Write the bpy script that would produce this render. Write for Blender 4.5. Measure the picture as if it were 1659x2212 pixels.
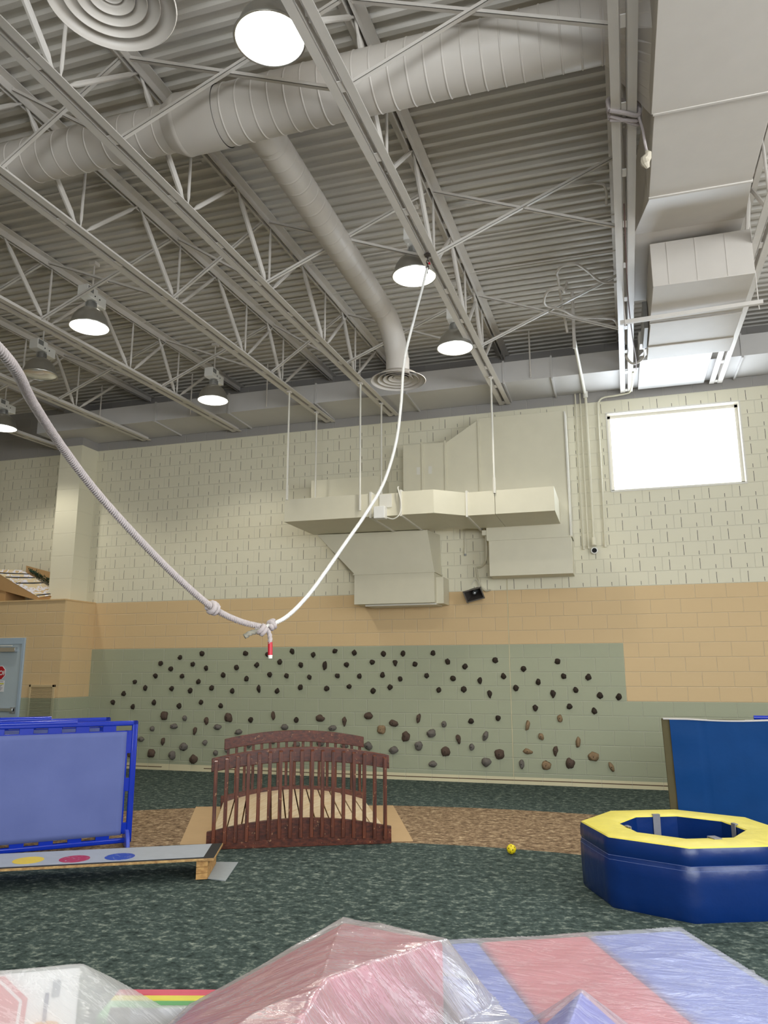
import bpy, bmesh, math, random
import numpy as np
from mathutils import Vector, Matrix, noise
random.seed(7)
PI = math.pi
col = bpy.context.scene.collection
for o in list(bpy.data.objects): bpy.data.objects.remove(o)

# ------------------------------------------------------------------ camera
def setup_camera():
    yaw, pitch, roll, f = -.2943072, .20459, -.0024935, 1640.98
    cy, sy, cp, sp, cr, sr = math.cos(yaw), math.sin(yaw), math.cos(pitch), math.sin(pitch), math.cos(roll), math.sin(roll)
    F = Vector((sy*cp, cy*cp, sp)); rt = Vector((cy, -sy, 0)); up = rt.cross(F)
    R = cr*rt + sr*up; U = -sr*rt + cr*up
    cam = bpy.data.cameras.new('camera'); o = bpy.data.objects.new('camera', cam); col.objects.link(o)
    m = Matrix(((R.x, U.x, -F.x, .33538), (R.y, U.y, -F.y, -11.57316), (R.z, U.z, -F.z, 1.62232), (0, 0, 0, 1)))
    o.matrix_world = m
    cam.sensor_fit = 'HORIZONTAL'; cam.sensor_width = 36; cam.lens = 36*f/1659
    cam.clip_start = .05; cam.clip_end = 100
    bpy.context.scene.camera = o
setup_camera()

# ------------------------------------------------------------------ world, light, exposure
sc = bpy.context.scene
w = bpy.data.worlds.new('world'); sc.world = w; w.use_nodes = True
w.node_tree.nodes['Background'].inputs[0].default_value = (.75, .85, 1, 1)
w.node_tree.nodes['Background'].inputs[1].default_value = 1.0
sc.view_settings.view_transform = 'Standard'; sc.view_settings.look = 'None'
sc.view_settings.gamma = 1; sc.view_settings.use_curve_mapping = False
sc.view_settings.exposure = 0.20
LAMP_W = 122.0          # high bay lamps
DAY = 3.5              # window panes, radiance
def area(name, loc, rot, sx, sy, power, color):
    l = bpy.data.lights.new(name, 'AREA'); l.shape = 'RECTANGLE'; l.size = sx; l.size_y = sy
    l.energy = power; l.color = color
    o = bpy.data.objects.new(name, l); col.objects.link(o); o.location = loc; o.rotation_euler = rot
    return o
# daylight that comes in through the windows of the wall behind the photographer and of the right wall
area('daylight_behind', (2.2, -15.8, 2.9), (math.radians(90), 0, 0), 6.0, 2.6, 370, (.86, .93, 1))
area('daylight_right', (6.3, -8.5, 3.4), (math.radians(90), 0, math.radians(90)), 5.0, 2.4, 200, (.82, .90, 1))
area('daylight_back_window', (1.30, -.02, 4.84), (math.radians(-90), 0, 0), 1.7, 1.05, 55, (.74, .86, 1))

# ------------------------------------------------------------------ materials
def lin(c):
    return tuple(((x/255)/12.92 if x/255 <= .04045 else ((x/255+.055)/1.055)**2.4) for x in c)
class NT:
    def __init__(s, name):
        s.m = bpy.data.materials.new(name); s.m.use_nodes = True
        s.t = s.m.node_tree; s.b = s.t.nodes['Principled BSDF']; s.out = s.t.nodes['Material Output']
    def n(s, typ, **kw):
        nd = s.t.nodes.new(typ)
        for k, v in kw.items(): setattr(nd, k, v)
        return nd
    def set(s, sock, v):
        if hasattr(v, 'is_output') or isinstance(v, bpy.types.NodeSocket): s.t.links.new(v, sock)
        elif isinstance(v, tuple) and len(v) == 3 and sock.type == 'RGBA': sock.default_value = v+(1,)
        else: sock.default_value = v
    def math(s, op, a, b=0.0, c=0.0):
        nd = s.n('ShaderNodeMath', operation=op); s.set(nd.inputs[0], a); s.set(nd.inputs[1], b)
        if op in ('MULTIPLY_ADD', 'COMPARE'): s.set(nd.inputs[2], c)
        return nd.outputs[0]
    def mix(s, f, a, b):
        nd = s.n('ShaderNodeMix', data_type='RGBA'); s.set(nd.inputs[0], f); s.set(nd.inputs[6], a); s.set(nd.inputs[7], b)
        return nd.outputs[2]
    def noise(s, scale, detail=2, vec=None, rough=.5):
        nd = s.n('ShaderNodeTexNoise'); nd.inputs['Scale'].default_value = scale; nd.inputs['Detail'].default_value = detail
        nd.inputs['Roughness'].default_value = rough
        if vec is not None: s.set(nd.inputs['Vector'], vec)
        return nd.outputs[0]
    def pos(s):
        g = s.n('ShaderNodeNewGeometry'); x = s.n('ShaderNodeSeparateXYZ'); s.t.links.new(g.outputs['Position'], x.inputs[0])
        return g, x.outputs
    def bump(s, h, strength=.5, dist=.01):
        nd = s.n('ShaderNodeBump'); nd.inputs['Strength'].default_value = strength; nd.inputs['Distance'].default_value = dist
        s.set(nd.inputs['Height'], h); s.t.links.new(nd.outputs[0], s.b.inputs['Normal']); return nd
    def base(s, c, rough=.5, metal=0, spec=.5):
        s.set(s.b.inputs['Base Color'], c); s.b.inputs['Roughness'].default_value = rough
        s.b.inputs['Metallic'].default_value = metal; s.b.inputs['Specular IOR Level'].default_value = spec
def simple(name, rgb, rough=.5, metal=0, vary=.06, scale=8, bump=0, bscale=60, spec=.5):
    t = NT(name); c = lin(rgb)
    tc = t.n('ShaderNodeTexCoord').outputs['Object']
    nz = t.noise(scale, 3, tc)
    d = tuple(x*(1-vary*2) for x in c); l = tuple(min(1, x*(1+vary)) for x in c)
    t.base(t.mix(nz, d, l), rough, metal, spec)
    if bump: t.bump(t.noise(bscale, 3, tc), bump, .01)
    return t.m
def block_material(name, green_rule, bond_shift=0.0):
    """painted concrete block: running bond 16x8 in, cream slotted acoustic blocks above 2.8 m"""
    t = NT(name); g, (X, Y, Z) = t.pos()
    H, B, Z0 = .2032, .4064, 2.80
    u = t.math('ADD', t.math('ADD', X, Y), bond_shift)
    tt = t.math('DIVIDE', t.math('SUBTRACT', Z0, Z), H)
    r = t.math('FLOOR', tt); fr = t.math('SUBTRACT', tt, r)              # 0 top .. 1 bottom of the course
    par = t.math('FLOORED_MODULO', r, 2.0)
    ub = t.math('ADD', t.math('DIVIDE', u, B), t.math('MULTIPLY', t.math('SUBTRACT', 1.0, par), .5))
    fu = t.math('FRACT', ub)
    fu = t.math('FLOORED_MODULO', ub, 1.0)
    # distance to joints in metres
    dv = t.math('MULTIPLY', t.math('SUBTRACT', .5, t.math('ABSOLUTE', t.math('SUBTRACT', fu, .5))), B)
    dh = t.math('MULTIPLY', t.math('SUBTRACT', .5, t.math('ABSOLUTE', t.math('SUBTRACT', fr, .5))), H)
    dj = t.math('MINIMUM', dv, dh)
    # slots of the acoustic blocks
    def slot(at, lo, hi):
        a = t.math('LESS_THAN', t.math('ABSOLUTE', t.math('SUBTRACT', fu, at)), .0080)
        b = t.math('MULTIPLY', t.math('GREATER_THAN', fr, lo), t.math('LESS_THAN', fr, hi))
        return t.math('MULTIPLY', a, b)
    up = t.math('MULTIPLY', t.math('GREATER_THAN', Z, Z0), t.math('LESS_THAN', Z, 5.645))
    sl = t.math('MULTIPLY', up, t.math('MAXIMUM', slot(.25, .20, .94), slot(.75, .66, .93)))
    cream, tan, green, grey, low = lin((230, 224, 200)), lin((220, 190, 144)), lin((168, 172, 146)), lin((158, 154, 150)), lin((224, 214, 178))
    if green_rule == 'back':
        gt = t.math('ADD', 1.174, t.math('MULTIPLY', t.math('LESS_THAN', X, .4064), .8128))
    else: gt = 1.174
    c = t.mix(t.math('LESS_THAN', Z, gt), tan, green)
    c = t.mix(t.math('GREATER_THAN', Z, Z0), c, cream)
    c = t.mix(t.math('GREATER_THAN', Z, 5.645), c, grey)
    wob = t.math('MULTIPLY', t.math('SUBTRACT', t.noise(2.2, 4), .5), .05)
    c = t.mix(t.math('LESS_THAN', Z, t.math('ADD', .10, t.math('MULTIPLY', wob, .25))), c, low)
    # brown glue trace left by a removed skirting
    gl = t.math('LESS_THAN', t.math('ABSOLUTE', t.math('SUBTRACT', Z, t.math('ADD', .05, wob))), .0065)
    gl = t.math('MULTIPLY', gl, t.math('GREATER_THAN', t.noise(1.6, 3), .43))
    c = t.mix(gl, c, lin((92, 66, 44)))
    c = t.mix(t.math('MULTIPLY', t.noise(3.0, 4), .10), c, (.30, .28, .22))
    # highlight of the joint groove lit from above, painted in as a paler line
    jm = t.math('LESS_THAN', dj, .0035)
    c = t.mix(t.math('MULTIPLY', jm, .22), c, (.9, .88, .8))
    c = t.mix(sl, c, (.012, .011, .010))
    t.base(c, .55, 0, .3)
    hgt = t.math('MINIMUM', t.math('DIVIDE', dj, .007), 1.0)
    hgt = t.math('ADD', hgt, t.math('MULTIPLY', t.noise(90, 3), .25))
    t.bump(hgt, .85, .0055)
    return t.m
M = {}
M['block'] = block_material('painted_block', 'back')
M['block_side'] = block_material('painted_block_side', 'side', .19)
def pilaster_mat():
    t = NT('pilaster_paint'); g, (X, Y, Z) = t.pos()
    fr = t.math('FLOORED_MODULO', t.math('SUBTRACT', Z, 2.8), .4064)
    d = t.math('MINIMUM', fr, t.math('SUBTRACT', .4064, fr))
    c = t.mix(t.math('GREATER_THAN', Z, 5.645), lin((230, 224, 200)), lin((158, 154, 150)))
    t.base(c, .55, 0, .3); t.bump(t.math('MINIMUM', t.math('DIVIDE', d, .007), 1.0), .8, .004); return t.m
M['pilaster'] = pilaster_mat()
def carpet_mat():
    t = NT('loop_carpet'); g, (X, Y, Z) = t.pos()
    dx = t.math('SUBTRACT', X, -1.0); dy = t.math('SUBTRACT', Y, -9.65)
    rr = t.math('SQRT', t.math('ADD', t.math('MULTIPLY', dx, dx), t.math('MULTIPLY', dy, dy)))
    rr = t.math('ADD', rr, t.math('MULTIPLY', t.math('SUBTRACT', t.noise(60, 2), .5), .02))
    band = t.math('LESS_THAN', t.math('ABSOLUTE', t.math('SUBTRACT', rr, 6.6)), 1.0)
    n1 = t.noise(210, 3, rough=.7); n2 = t.noise(480, 2, rough=.7)
    f = t.math('ADD', t.math('MULTIPLY', n1, .55), t.math('MULTIPLY', n2, .45))
    r1 = t.n('ShaderNodeValToRGB'); t.t.links.new(f, r1.inputs[0])
    e = r1.color_ramp.elements; e[0].position = .36; e[0].color = lin((42, 52, 49))+(1,); e[1].position = .70; e[1].color = lin((160, 168, 154))+(1,)
    x = e.new(.53); x.color = lin((76, 89, 85))+(1,)
    r2 = t.n('ShaderNodeValToRGB'); t.t.links.new(f, r2.inputs[0])
    e = r2.color_ramp.elements; e[0].position = .38; e[0].color = lin((92, 74, 58))+(1,); e[1].position = .66; e[1].color = lin((205, 182, 148))+(1,)
    x = e.new(.52); x.color = lin((148, 124, 98))+(1,)
    t.base(t.mix(band, r1.outputs[0], r2.outputs[0]), .95, 0, .1)
    t.bump(f, .6, .008); return t.m
M['carpet'] = carpet_mat()
M['deck'] = simple('deck_paint', (208, 203, 194), .5, 0, .05, 3)
M['steel'] = simple('joist_paint', (216, 210, 202), .42, 0, .04, 5)
M['duct'] = simple('duct_paint', (207, 200, 191), .45, 0, .03, 6, .05, 25)
M['duct_grey'] = simple('duct_paint_grey', (200, 197, 194), .4, 0, .03, 6)
M['duct_cream'] = simple('duct_paint_cream', (219, 213, 190), .42, 0, .03, 5, .04, 20)
M['white_paint'] = simple('white_paint', (226, 222, 210), .4, 0, .03)
M['alu'] = simple('spun_aluminium', (190, 188, 182), .32, .85, .06, 12)
M['galv'] = simple('galvanised', (170, 170, 168), .35, .8, .06, 12)
M['ballast'] = simple('ballast_white', (236, 234, 228), .35, 0, .02)
M['dark'] = simple('dark_hole', (18, 17, 18), .8, 0, .1)
M['label_grey'] = simple('label_grey', (130, 130, 128), .5)
M['grey_metal'] = simple('grey_metal', (150, 150, 148), .45, .3)
M['red_steel'] = simple('red_tip', (170, 40, 40), .5)
def emit(name, rgb, strength):
    t = NT(name); t.base((0.8, 0.8, 0.8), .3); t.b.inputs['Emission Color'].default_value = rgb+(1,); t.b.inputs['Emission Strength'].default_value = strength
    return t.m
M['lens_on'] = emit('lit_lens', (1, .985, .94), 9)
M['lens_off'] = simple('lens_off', (225, 225, 222), .15, .6, .02)
M['pane'] = emit('bright_window_glass', (.95, .98, 1), DAY)
def wood(name, dark, light, rough, scale=1.0, wear=.0, coat=0.0, ax='X'):
    t = NT(name); tc = t.n('ShaderNodeTexCoord').outputs['Object']
    mp = t.n('ShaderNodeMapping'); t.t.links.new(tc, mp.inputs[0])
    mp.inputs['Scale'].default_value = (2*scale, 22*scale, 22*scale) if ax == 'X' else ((22*scale, 2*scale, 22*scale) if ax == 'Y' else (22*scale, 22*scale, 2*scale))
    n = t.noise(2.0, 6, mp.outputs[0], .6)
    r = t.n('ShaderNodeValToRGB'); t.t.links.new(n, r.inputs[0]); e = r.color_ramp.elements
    e[0].position = .35; e[0].color = lin(dark)+(1,); e[1].position = .68; e[1].color = lin(light)+(1,)
    c = r.outputs[0]
    if wear:
        sp = t.math('GREATER_THAN', t.noise(26, 5, tc, .7), 1-wear*.42); c = t.mix(t.math('MULTIPLY', sp, .6), c, lin((196, 150, 110)))
    t.base(c, rough); t.b.inputs['Coat Weight'].default_value = coat; t.b.inputs['Coat Roughness'].default_value = .15
    t.bump(n, .15, .004); return t.m
M['mahogany'] = wood('mahogany_stain', (60, 25, 14), (108, 52, 31), .36, 1, .85, .15)
M['mahogany_post'] = wood('mahogany_post', (64, 28, 16), (114, 58, 34), .34, 1, .85, .2, 'Z')
M['pine'] = wood('deck_pine', (224, 192, 150), (246, 228, 196), .4, .6, 0, .2, 'Y')
M['plyedge'] = wood('plywood_edge', (150, 112, 66), (206, 170, 112), .6, 1.2)
M['lumber'] = wood('lumber', (160, 116, 62), (205, 162, 100), .6, 1)
M['beam_black'] = simple('black_grip', (26, 26, 26), .7, 0, .1, 40)
M['beam_grey'] = simple('grey_board', (176, 182, 192), .35, 0, .06, 14)
M['kraft'] = simple('kraft_board', (196, 164, 122), .75, 0, .05, 5, .1, 12)
M['cardboard'] = simple('cardboard', (186, 148, 100), .8, 0, .06, 5, .05, 30)
M['felt'] = simple('grey_felt_pad', (160, 166, 168), .95, 0, .05, 30, .2, 120)
def dots(name, rgb):
    t = NT(name); tc = t.n('ShaderNodeTexCoord').outputs['Object']
    sp = t.math('GREATER_THAN', t.noise(30, 5, tc, .7), .60)
    t.base(t.mix(t.math('MULTIPLY', sp, .75), lin(rgb), lin((176, 182, 192))), .35); return t.m
M['dot_yellow'] = simple('yellow_dot', (236, 206, 40), .35, 0, .04)
M['dot_red'] = dots('red_dot', (178, 38, 66)); M['dot_blue'] = dots('blue_dot', (36, 72, 176))
M['plastic_blue'] = simple('blue_moulded_plastic', (16, 50, 178), .22, 0, .05, 3)
M['plastic_lblue'] = simple('light_blue_plastic', (74, 92, 196), .3, 0, .04, 3)
def fabric_mat():
    t = NT('periwinkle_fabric'); tc = t.n('ShaderNodeTexCoord').outputs['Object']
    wv = t.n('ShaderNodeTexWave', wave_type='BANDS', bands_direction='Z'); wv.inputs['Scale'].default_value = 160
    t.t.links.new(tc, wv.inputs[0])
    n = t.noise(3, 4, tc)
    t.base(t.mix(n, lin((96, 108, 166)), lin((115, 127, 186))), .75, 0, .25); t.bump(t.math('ADD', n, t.math('MULTIPLY', wv.outputs[1], .03)), .35, .03); return t.m
M['fabric'] = fabric_mat()
def vinyl(name, rgb, rough=.32, bump=.25, sc_=7, spec=.5):
    t = NT(name); tc = t.n('ShaderNodeTexCoord').outputs['Object']; c = lin(rgb); n = t.noise(sc_, 4, tc)
    t.base(t.mix(n, tuple(x*.85 for x in c), tuple(min(1, x*1.1) for x in c)), rough, 0, spec); t.bump(n, bump, .02); return t.m
M['vinyl_blue'] = vinyl('royal_blue_vinyl', (6, 44, 106))
M['vinyl_mat'] = vinyl('teal_blue_vinyl', (2, 62, 122), .55, .3, 4, .15)
M['vinyl_yellow'] = vinyl('yellow_vinyl', (238, 222, 92), .38, .35, 9)
M['vinyl_olive'] = simple('olive_edge', (84, 76, 44), .7, 0, .1, 10)
M['vinyl_pink'] = vinyl('red_foam', (196, 80, 108), .5); M['foam_red'] = vinyl('coral_foam', (218, 96, 116), .5)
M['foam_blue'] = vinyl('blue_foam', (104, 128, 222), .5); M['foam_indigo'] = vinyl('indigo_foam', (92, 98, 208), .5)
M['strap'] = simple('grey_webbing', (128, 128, 136), .8, 0, .05, 60)
M['stitch'] = simple('pale_stitching', (120, 136, 190), .6)
M['white_vinyl'] = vinyl('white_vinyl', (232, 232, 234), .5, .1); M['print_red'] = simple('print_red', (206, 66, 82), .5)
M['print_grey'] = simple('print_grey', (140, 144, 156), .5); M['print_navy'] = simple('print_navy', (62, 62, 110), .5)
M['orange'] = vinyl('orange_foam', (232, 156, 62), .5); M['yellow_soft'] = vinyl('yellow_foam', (240, 226, 96), .5)
M['green_soft'] = vinyl('green_foam', (112, 182, 120), .5); M['beige'] = vinyl('beige_foam', (206, 196, 176), .6)
M['black_foam'] = simple('black_foam', (34, 34, 38), .7); M['tube_grey'] = simple('grey_tube', (130, 138, 156), .5)
M['rope'] = simple('cotton_rope', (190, 180, 178), .9, 0, .10, 30, .3, 200)
M['rope_white'] = simple('white_nylon_rope', (236, 234, 228), .75, 0, .06, 30, .3, 200)
M['rope_grey'] = simple('worn_rope_end', (150, 146, 132), .9, 0, .2, 60)
M['red_tape'] = simple('red_tape', (196, 24, 48), .4); M['chain'] = simple('chain_steel', (90, 82, 78), .4, .7, .1, 40)
M['door'] = simple('door_paint', (186, 200, 208), .4, 0, .04, 2); M['door_frame'] = simple('door_frame_paint', (172, 190, 206), .35, 0, .03)
M['chrome'] = simple('brushed_steel', (200, 204, 206), .25, .8)
M['sign_red'] = simple('sign_red', (190, 24, 40), .4); M['sign_white'] = simple('sign_white', (240, 238, 240), .5); M['sign_yellow'] = simple('sign_yellow', (216, 214, 40), .5)
M['text_dark'] = simple('text_dark', (80, 70, 96), .6)
def louver_mat():
    t = NT('louvre_paint'); g, (X, Y, Z) = t.pos()
    t.base(t.mix(t.math('LESS_THAN', Z, 1.174), lin((205, 182, 140)), lin((160, 160, 132))), .5); return t.m
M['louvre'] = louver_mat(); M['tan_trim'] = simple('tan_trim', (221, 188, 138), .5); 
M['speaker_grey'] = simple('horn_speaker', (66, 60, 56), .5); M['speaker_glass'] = simple('speaker_rim', (104, 98, 92), .4)
M['ball'] = simple('yellow_ball', (244, 220, 30), .35); M['pine_garland'] = simple('garland_green', (24, 66, 44), .7, 0, .3, 30)
M['tape_black'] = simple('black_tape', (26, 26, 30), .3)
def box_print():
    t = NT('printed_box_lid'); tc = t.n('ShaderNodeTexCoord').outputs['Object']
    n = t.noise(9, 2, tc); r = t.n('ShaderNodeValToRGB'); t.t.links.new(n, r.inputs[0]); r.color_ramp.interpolation = 'CONSTANT'
    e = r.color_ramp.elements; e[0].color = lin((226, 206, 168))+(1,); e[1].position = .5; e[1].color = lin((236, 232, 240))+(1,)
    x = e.new(.62); x.color = lin((214, 186, 140))+(1,)
    t.base(r.outputs[0], .35); return t.m
M['box_print'] = box_print()
def hold_mat(name, a, b):
    t = NT(name); tc = t.n('ShaderNodeTexCoord').outputs['Object']; n = t.noise(34, 6, tc, .7)
    t.base(t.mix(n, lin(a), lin(b)), .8, 0, .25); t.bump(t.noise(160, 4, tc), .5, .006); return t.m
M['h_dark'] = hold_mat('hold_dark', (38, 32, 28), (74, 62, 52)); M['h_brown'] = hold_mat('hold_brown', (62, 50, 43), (112, 93, 80))
M['h_grey'] = hold_mat('hold_grey', (78, 74, 70), (136, 128, 120)); M['h_tan'] = hold_mat('hold_tan', (112, 90, 66), (172, 146, 114))
def film_mat(name, tint, clear, bsc, bst):
    """thin polythene sheet: mostly see-through, milky, glossy"""
    t = NT(name); t.t.nodes.remove(t.b); tc = t.n('ShaderNodeTexCoord').outputs['Object']
    mp = t.n('ShaderNodeMapping'); t.t.links.new(tc, mp.inputs[0]); mp.inputs['Scale'].default_value = (1.0, 4.5, 1.0); mp.inputs['Rotation'].default_value = (0, 0, -.35)
    n1 = t.noise(bsc, 5, mp.outputs[0], .62); n1.node.inputs['Distortion'].default_value = .6
    rid = t.math('ABSOLUTE', t.math('SUBTRACT', n1, .5))
    bp = t.n('ShaderNodeBump'); bp.inputs['Strength'].default_value = bst; bp.inputs['Distance'].default_value = .05; t.t.links.new(rid, bp.inputs['Height'])
    tr = t.n('ShaderNodeBsdfTransparent'); tr.inputs[0].default_value = (.99, .99, .99, 1)
    df = t.n('ShaderNodeBsdfDiffuse'); df.inputs[0].default_value = tint+(1,)
    tl = t.n('ShaderNodeBsdfTranslucent'); tl.inputs[0].default_value = tint+(1,)
    gl = t.n('ShaderNodeBsdfGlossy'); gl.inputs['Roughness'].default_value = .20
    for x in (df, tl, gl): t.t.links.new(bp.outputs[0], x.inputs['Normal'])
    m0 = t.n('ShaderNodeMixShader'); m0.inputs[0].default_value = .35; t.t.links.new(df.outputs[0], m0.inputs[1]); t.t.links.new(tl.outputs[0], m0.inputs[2])
    m1 = t.n('ShaderNodeMixShader')
    mk = t.math('ADD', 1-clear, t.math('MULTIPLY', t.math('LESS_THAN', rid, .02), .12)); t.t.links.new(mk, m1.inputs[0])
    t.t.links.new(tr.outputs[0], m1.inputs[1]); t.t.links.new(m0.outputs[0], m1.inputs[2])
    m2 = t.n('ShaderNodeMixShader'); fr = t.n('ShaderNodeFresnel'); fr.inputs[0].default_value = 1.5; t.t.links.new(bp.outputs[0], fr.inputs['Normal'])
    t.t.links.new(t.math('ADD', t.math('MULTIPLY', fr.outputs[0], .36), .02), m2.inputs[0])
    t.t.links.new(m1.outputs[0], m2.inputs[1]); t.t.links.new(gl.outputs[0], m2.inputs[2]); t.t.links.new(m2.outputs[0], t.out.inputs[0]); return t.m
M['film'] = film_mat('polythene_film', (.93, .93, .96), .64, 2.6, .34)
M['film_milky'] = film_mat('polythene_film_milky', (.93, .93, .93), .46, 3.0, .30)

# ------------------------------------------------------------------ mesh helpers
class MB:
    def __init__(s): s.v = []; s.f = []
    def add(s, vs, fs):
        k = len(s.v); s.v += [tuple(p) for p in vs]; s.f += [tuple(i+k for i in q) for q in fs]; return s
    def box(s, x0, x1, y0, y1, z0, z1, m=None):
        vs = [(x0, y0, z0), (x1, y0, z0), (x1, y1, z0), (x0, y1, z0), (x0, y0, z1), (x1, y0, z1), (x1, y1, z1), (x0, y1, z1)]
        if m is not None: vs = [m @ Vector(p) for p in vs]
        return s.add(vs, [(0, 3, 2, 1), (4, 5, 6, 7), (0, 1, 5, 4), (1, 2, 6, 5), (2, 3, 7, 6), (3, 0, 4, 7)])
    def hexa(s, b, t):
        return s.add(list(b)+list(t), [(0, 3, 2, 1), (4, 5, 6, 7), (0, 1, 5, 4), (1, 2, 6, 5), (2, 3, 7, 6), (3, 0, 4, 7)])
    def prism(s, poly, d):
        n = len(poly); d = Vector(d)
        vs = [Vector(p) for p in poly]+[Vector(p)+d for p in poly]
        return s.add(vs, [tuple(range(n-1, -1, -1)), tuple(range(n, 2*n))]+[(i, (i+1) % n, n+(i+1) % n, n+i) for i in range(n)])
    def tube(s, pts, r, n=10, cap=True, lobes=0, amp=0, twist=0):
        P = [Vector(p) for p in pts]; rs = r if isinstance(r, (list, tuple)) else [r]*len(P)
        T = [(P[min(i+1, len(P)-1)]-P[max(i-1, 0)]).normalized() for i in range(len(P))]
        u = T[0].orthogonal().normalized(); vs = []; L = 0
        for i, p in enumerate(P):
            if i: L += (P[i]-P[i-1]).length
            u = (u-T[i]*u.dot(T[i])).normalized(); v = T[i].cross(u)
            for k in range(n):
                a = 2*PI*k/n; rr = rs[i]*(1+amp*abs(math.cos(lobes*.5*(a-twist*L)))-amp*.5) if lobes else rs[i]
                vs.append(p+u*(rr*math.cos(a))+v*(rr*math.sin(a)))
        fs = [(i*n+k, i*n+(k+1) % n, (i+1)*n+(k+1) % n, (i+1)*n+k) for i in range(len(P)-1) for k in range(n)]
        if cap: fs += [tuple(range(n-1, -1, -1)), tuple(range((len(P)-1)*n, len(P)*n))]
        return s.add(vs, fs)
    def lathe(s, prof, c=(0, 0, 0), n=32, axis='Z'):
        c = Vector(c); vs = []
        for r, h in prof:
            for k in range(n):
                a = 2*PI*k/n; x, y = r*math.cos(a), r*math.sin(a)
                vs.append(c+Vector((x, y, h) if axis == 'Z' else ((h, x, y) if axis == 'X' else (x, h, y))))
        return s.add(vs, [(i*n+k, i*n+(k+1) % n, (i+1)*n+(k+1) % n, (i+1)*n+k) for i in range(len(prof)-1) for k in range(n)])
    def build(s, name, mat, parent=None, smooth=False, bevel=0, loc=None, seg=2):
        me = bpy.data.meshes.new(name)
        vs = s.v
        base = Vector((0, 0, 0))
        if parent is not None: base = Vector(parent['_o'])
        elif loc is not None: base = Vector(loc)
        me.from_pydata([tuple(Vector(p)-base) for p in vs], [], s.f); me.update()
        bm = bmesh.new(); bm.from_mesh(me); bmesh.ops.recalc_face_normals(bm, faces=bm.faces); bm.to_mesh(me); bm.free()
        if smooth:
            for p in me.polygons: p.use_smooth = True
            if smooth != 'all': me.set_sharp_from_angle(angle=math.radians(35))
        me.materials.append(M[mat] if isinstance(mat, str) else mat)
        o = bpy.data.objects.new(name, me); col.objects.link(o)
        if parent is not None: o.parent = parent; o['_o'] = tuple(base)
        else: o.location = base; o['_o'] = tuple(base)
        if bevel:
            b = o.modifiers.new('bevel', 'BEVEL'); b.width = bevel; b.segments = seg; b.limit_method = 'ANGLE'
            for p in me.polygons: p.use_smooth = True
            me.set_sharp_from_angle(angle=math.radians(35))
        return o
def tag(o, label, cat, group=None, kind=None):
    if label: o['label'] = label
    if cat: o['category'] = cat
    if group: o['group'] = group
    if kind: o['kind'] = kind
    return o
def thing(name, loc, label, cat, group=None):
    o = bpy.data.objects.new(name, None); col.objects.link(o); o.location = loc; o['_o'] = tuple(loc); o.empty_display_size = .1
    return tag(o, label, cat, group)
def struct(name, mb, mat, label=None, **k):
    o = mb.build(name, mat, **k); o['kind'] = 'structure'
    if label: o['label'] = label
    return o
def catmull(P, k=10):
    P = [Vector(p) for p in P]; Q = [P[0]*2-P[1]]+P+[P[-1]*2-P[-2]]; out = []
    for i in range(1, len(Q)-2):
        for j in range(k):
            t = j/k; a, b, c, d = Q[i-1], Q[i], Q[i+1], Q[i+2]
            out.append(.5*((2*b)+(c-a)*t+(2*a-5*b+4*c-d)*t*t+(3*b-3*c+d-a)*t**3))
    return out+[P[-1]]

# ------------------------------------------------------------------ the setting
XL, XR, YF, YB = -13.5, 6.5, -16.0, 0.0
def zc(y): return 5.73+.0285*(y+.1)            # underside of joist bottom chords (roof rises to the back wall)
def zd(y): return zc(y)+.84                     # underside of the roof deck
def xj(x, y): return x+.0130*(y+.1)             # joists run a hair off square
struct('floor', MB().box(XL, XR, YF, .3, -.1, 0), 'carpet', 'dark green speckled carpet with a curved brown band')
wb = MB()
wx0, wx1, wz0, wz1 = .385, 2.235, 4.228, 5.44
wb.box(XL, wx0, 0, .3, 0, 7); wb.box(wx1, XR, 0, .3, 0, 7); wb.box(wx0, wx1, 0, .3, 0, wz0); wb.box(wx0, wx1, 0, .3, wz1, 7)
struct('wall_back', wb, 'block', 'painted block wall in cream, tan and green')
struct('wall_left', MB().box(XL-.2, XL, YF, .3, 0, 7), 'block_side')
struct('wall_right', MB().box(XR, XR+.2, YF, .3, 0, 7), 'block_side')
struct('wall_front', MB().box(XL, XR, YF-.2, YF, 0, 7), 'block_side')
struct('wall_left_projection', MB().box(XL, -8.582, -.78, 0, 0, 2.80), 'block_side', 'projecting tan and green block wall with a flat ledge top')
struct('trim_1', MB().box(XL, -8.57, -.80, 0, 2.79, 2.812), 'white_paint', 'thin pale cap on the ledge').data.materials[0] = M['tan_trim']
struct('trim_2', MB().box(-9.25, -8.78, -.43, 0, 2.812, 6.45), 'pilaster', 'cream block pilaster standing on the ledge')
struct('trim_3', MB().box(-1.228, -1.218, -.006, 0, .1, 2.98), simple('joint_filler', (206, 196, 160), .6), 'vertical control joint in the back wall')
# roof deck: corrugated steel
dk = MB(); y = YF; prof = []
while y < .1:
    for dy, dz in ((0, 0), (.046, 0), (.058, .038), (.140, .038)): prof.append((y+dy, zd(y+dy)+dz))
    y += .1524
vs = [(XL, a, b) for a, b in prof]+[(XR, a, b) for a, b in prof]; n = len(prof)
dk.add(vs, [(i, i+1, n+i+1, n+i) for i in range(n-1)])
k = len(dk.v)
dk.box(XL, XR, YF, .3, 6.95, 7.0)
struct('ceiling', dk, 'deck', 'painted corrugated metal roof deck')
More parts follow.
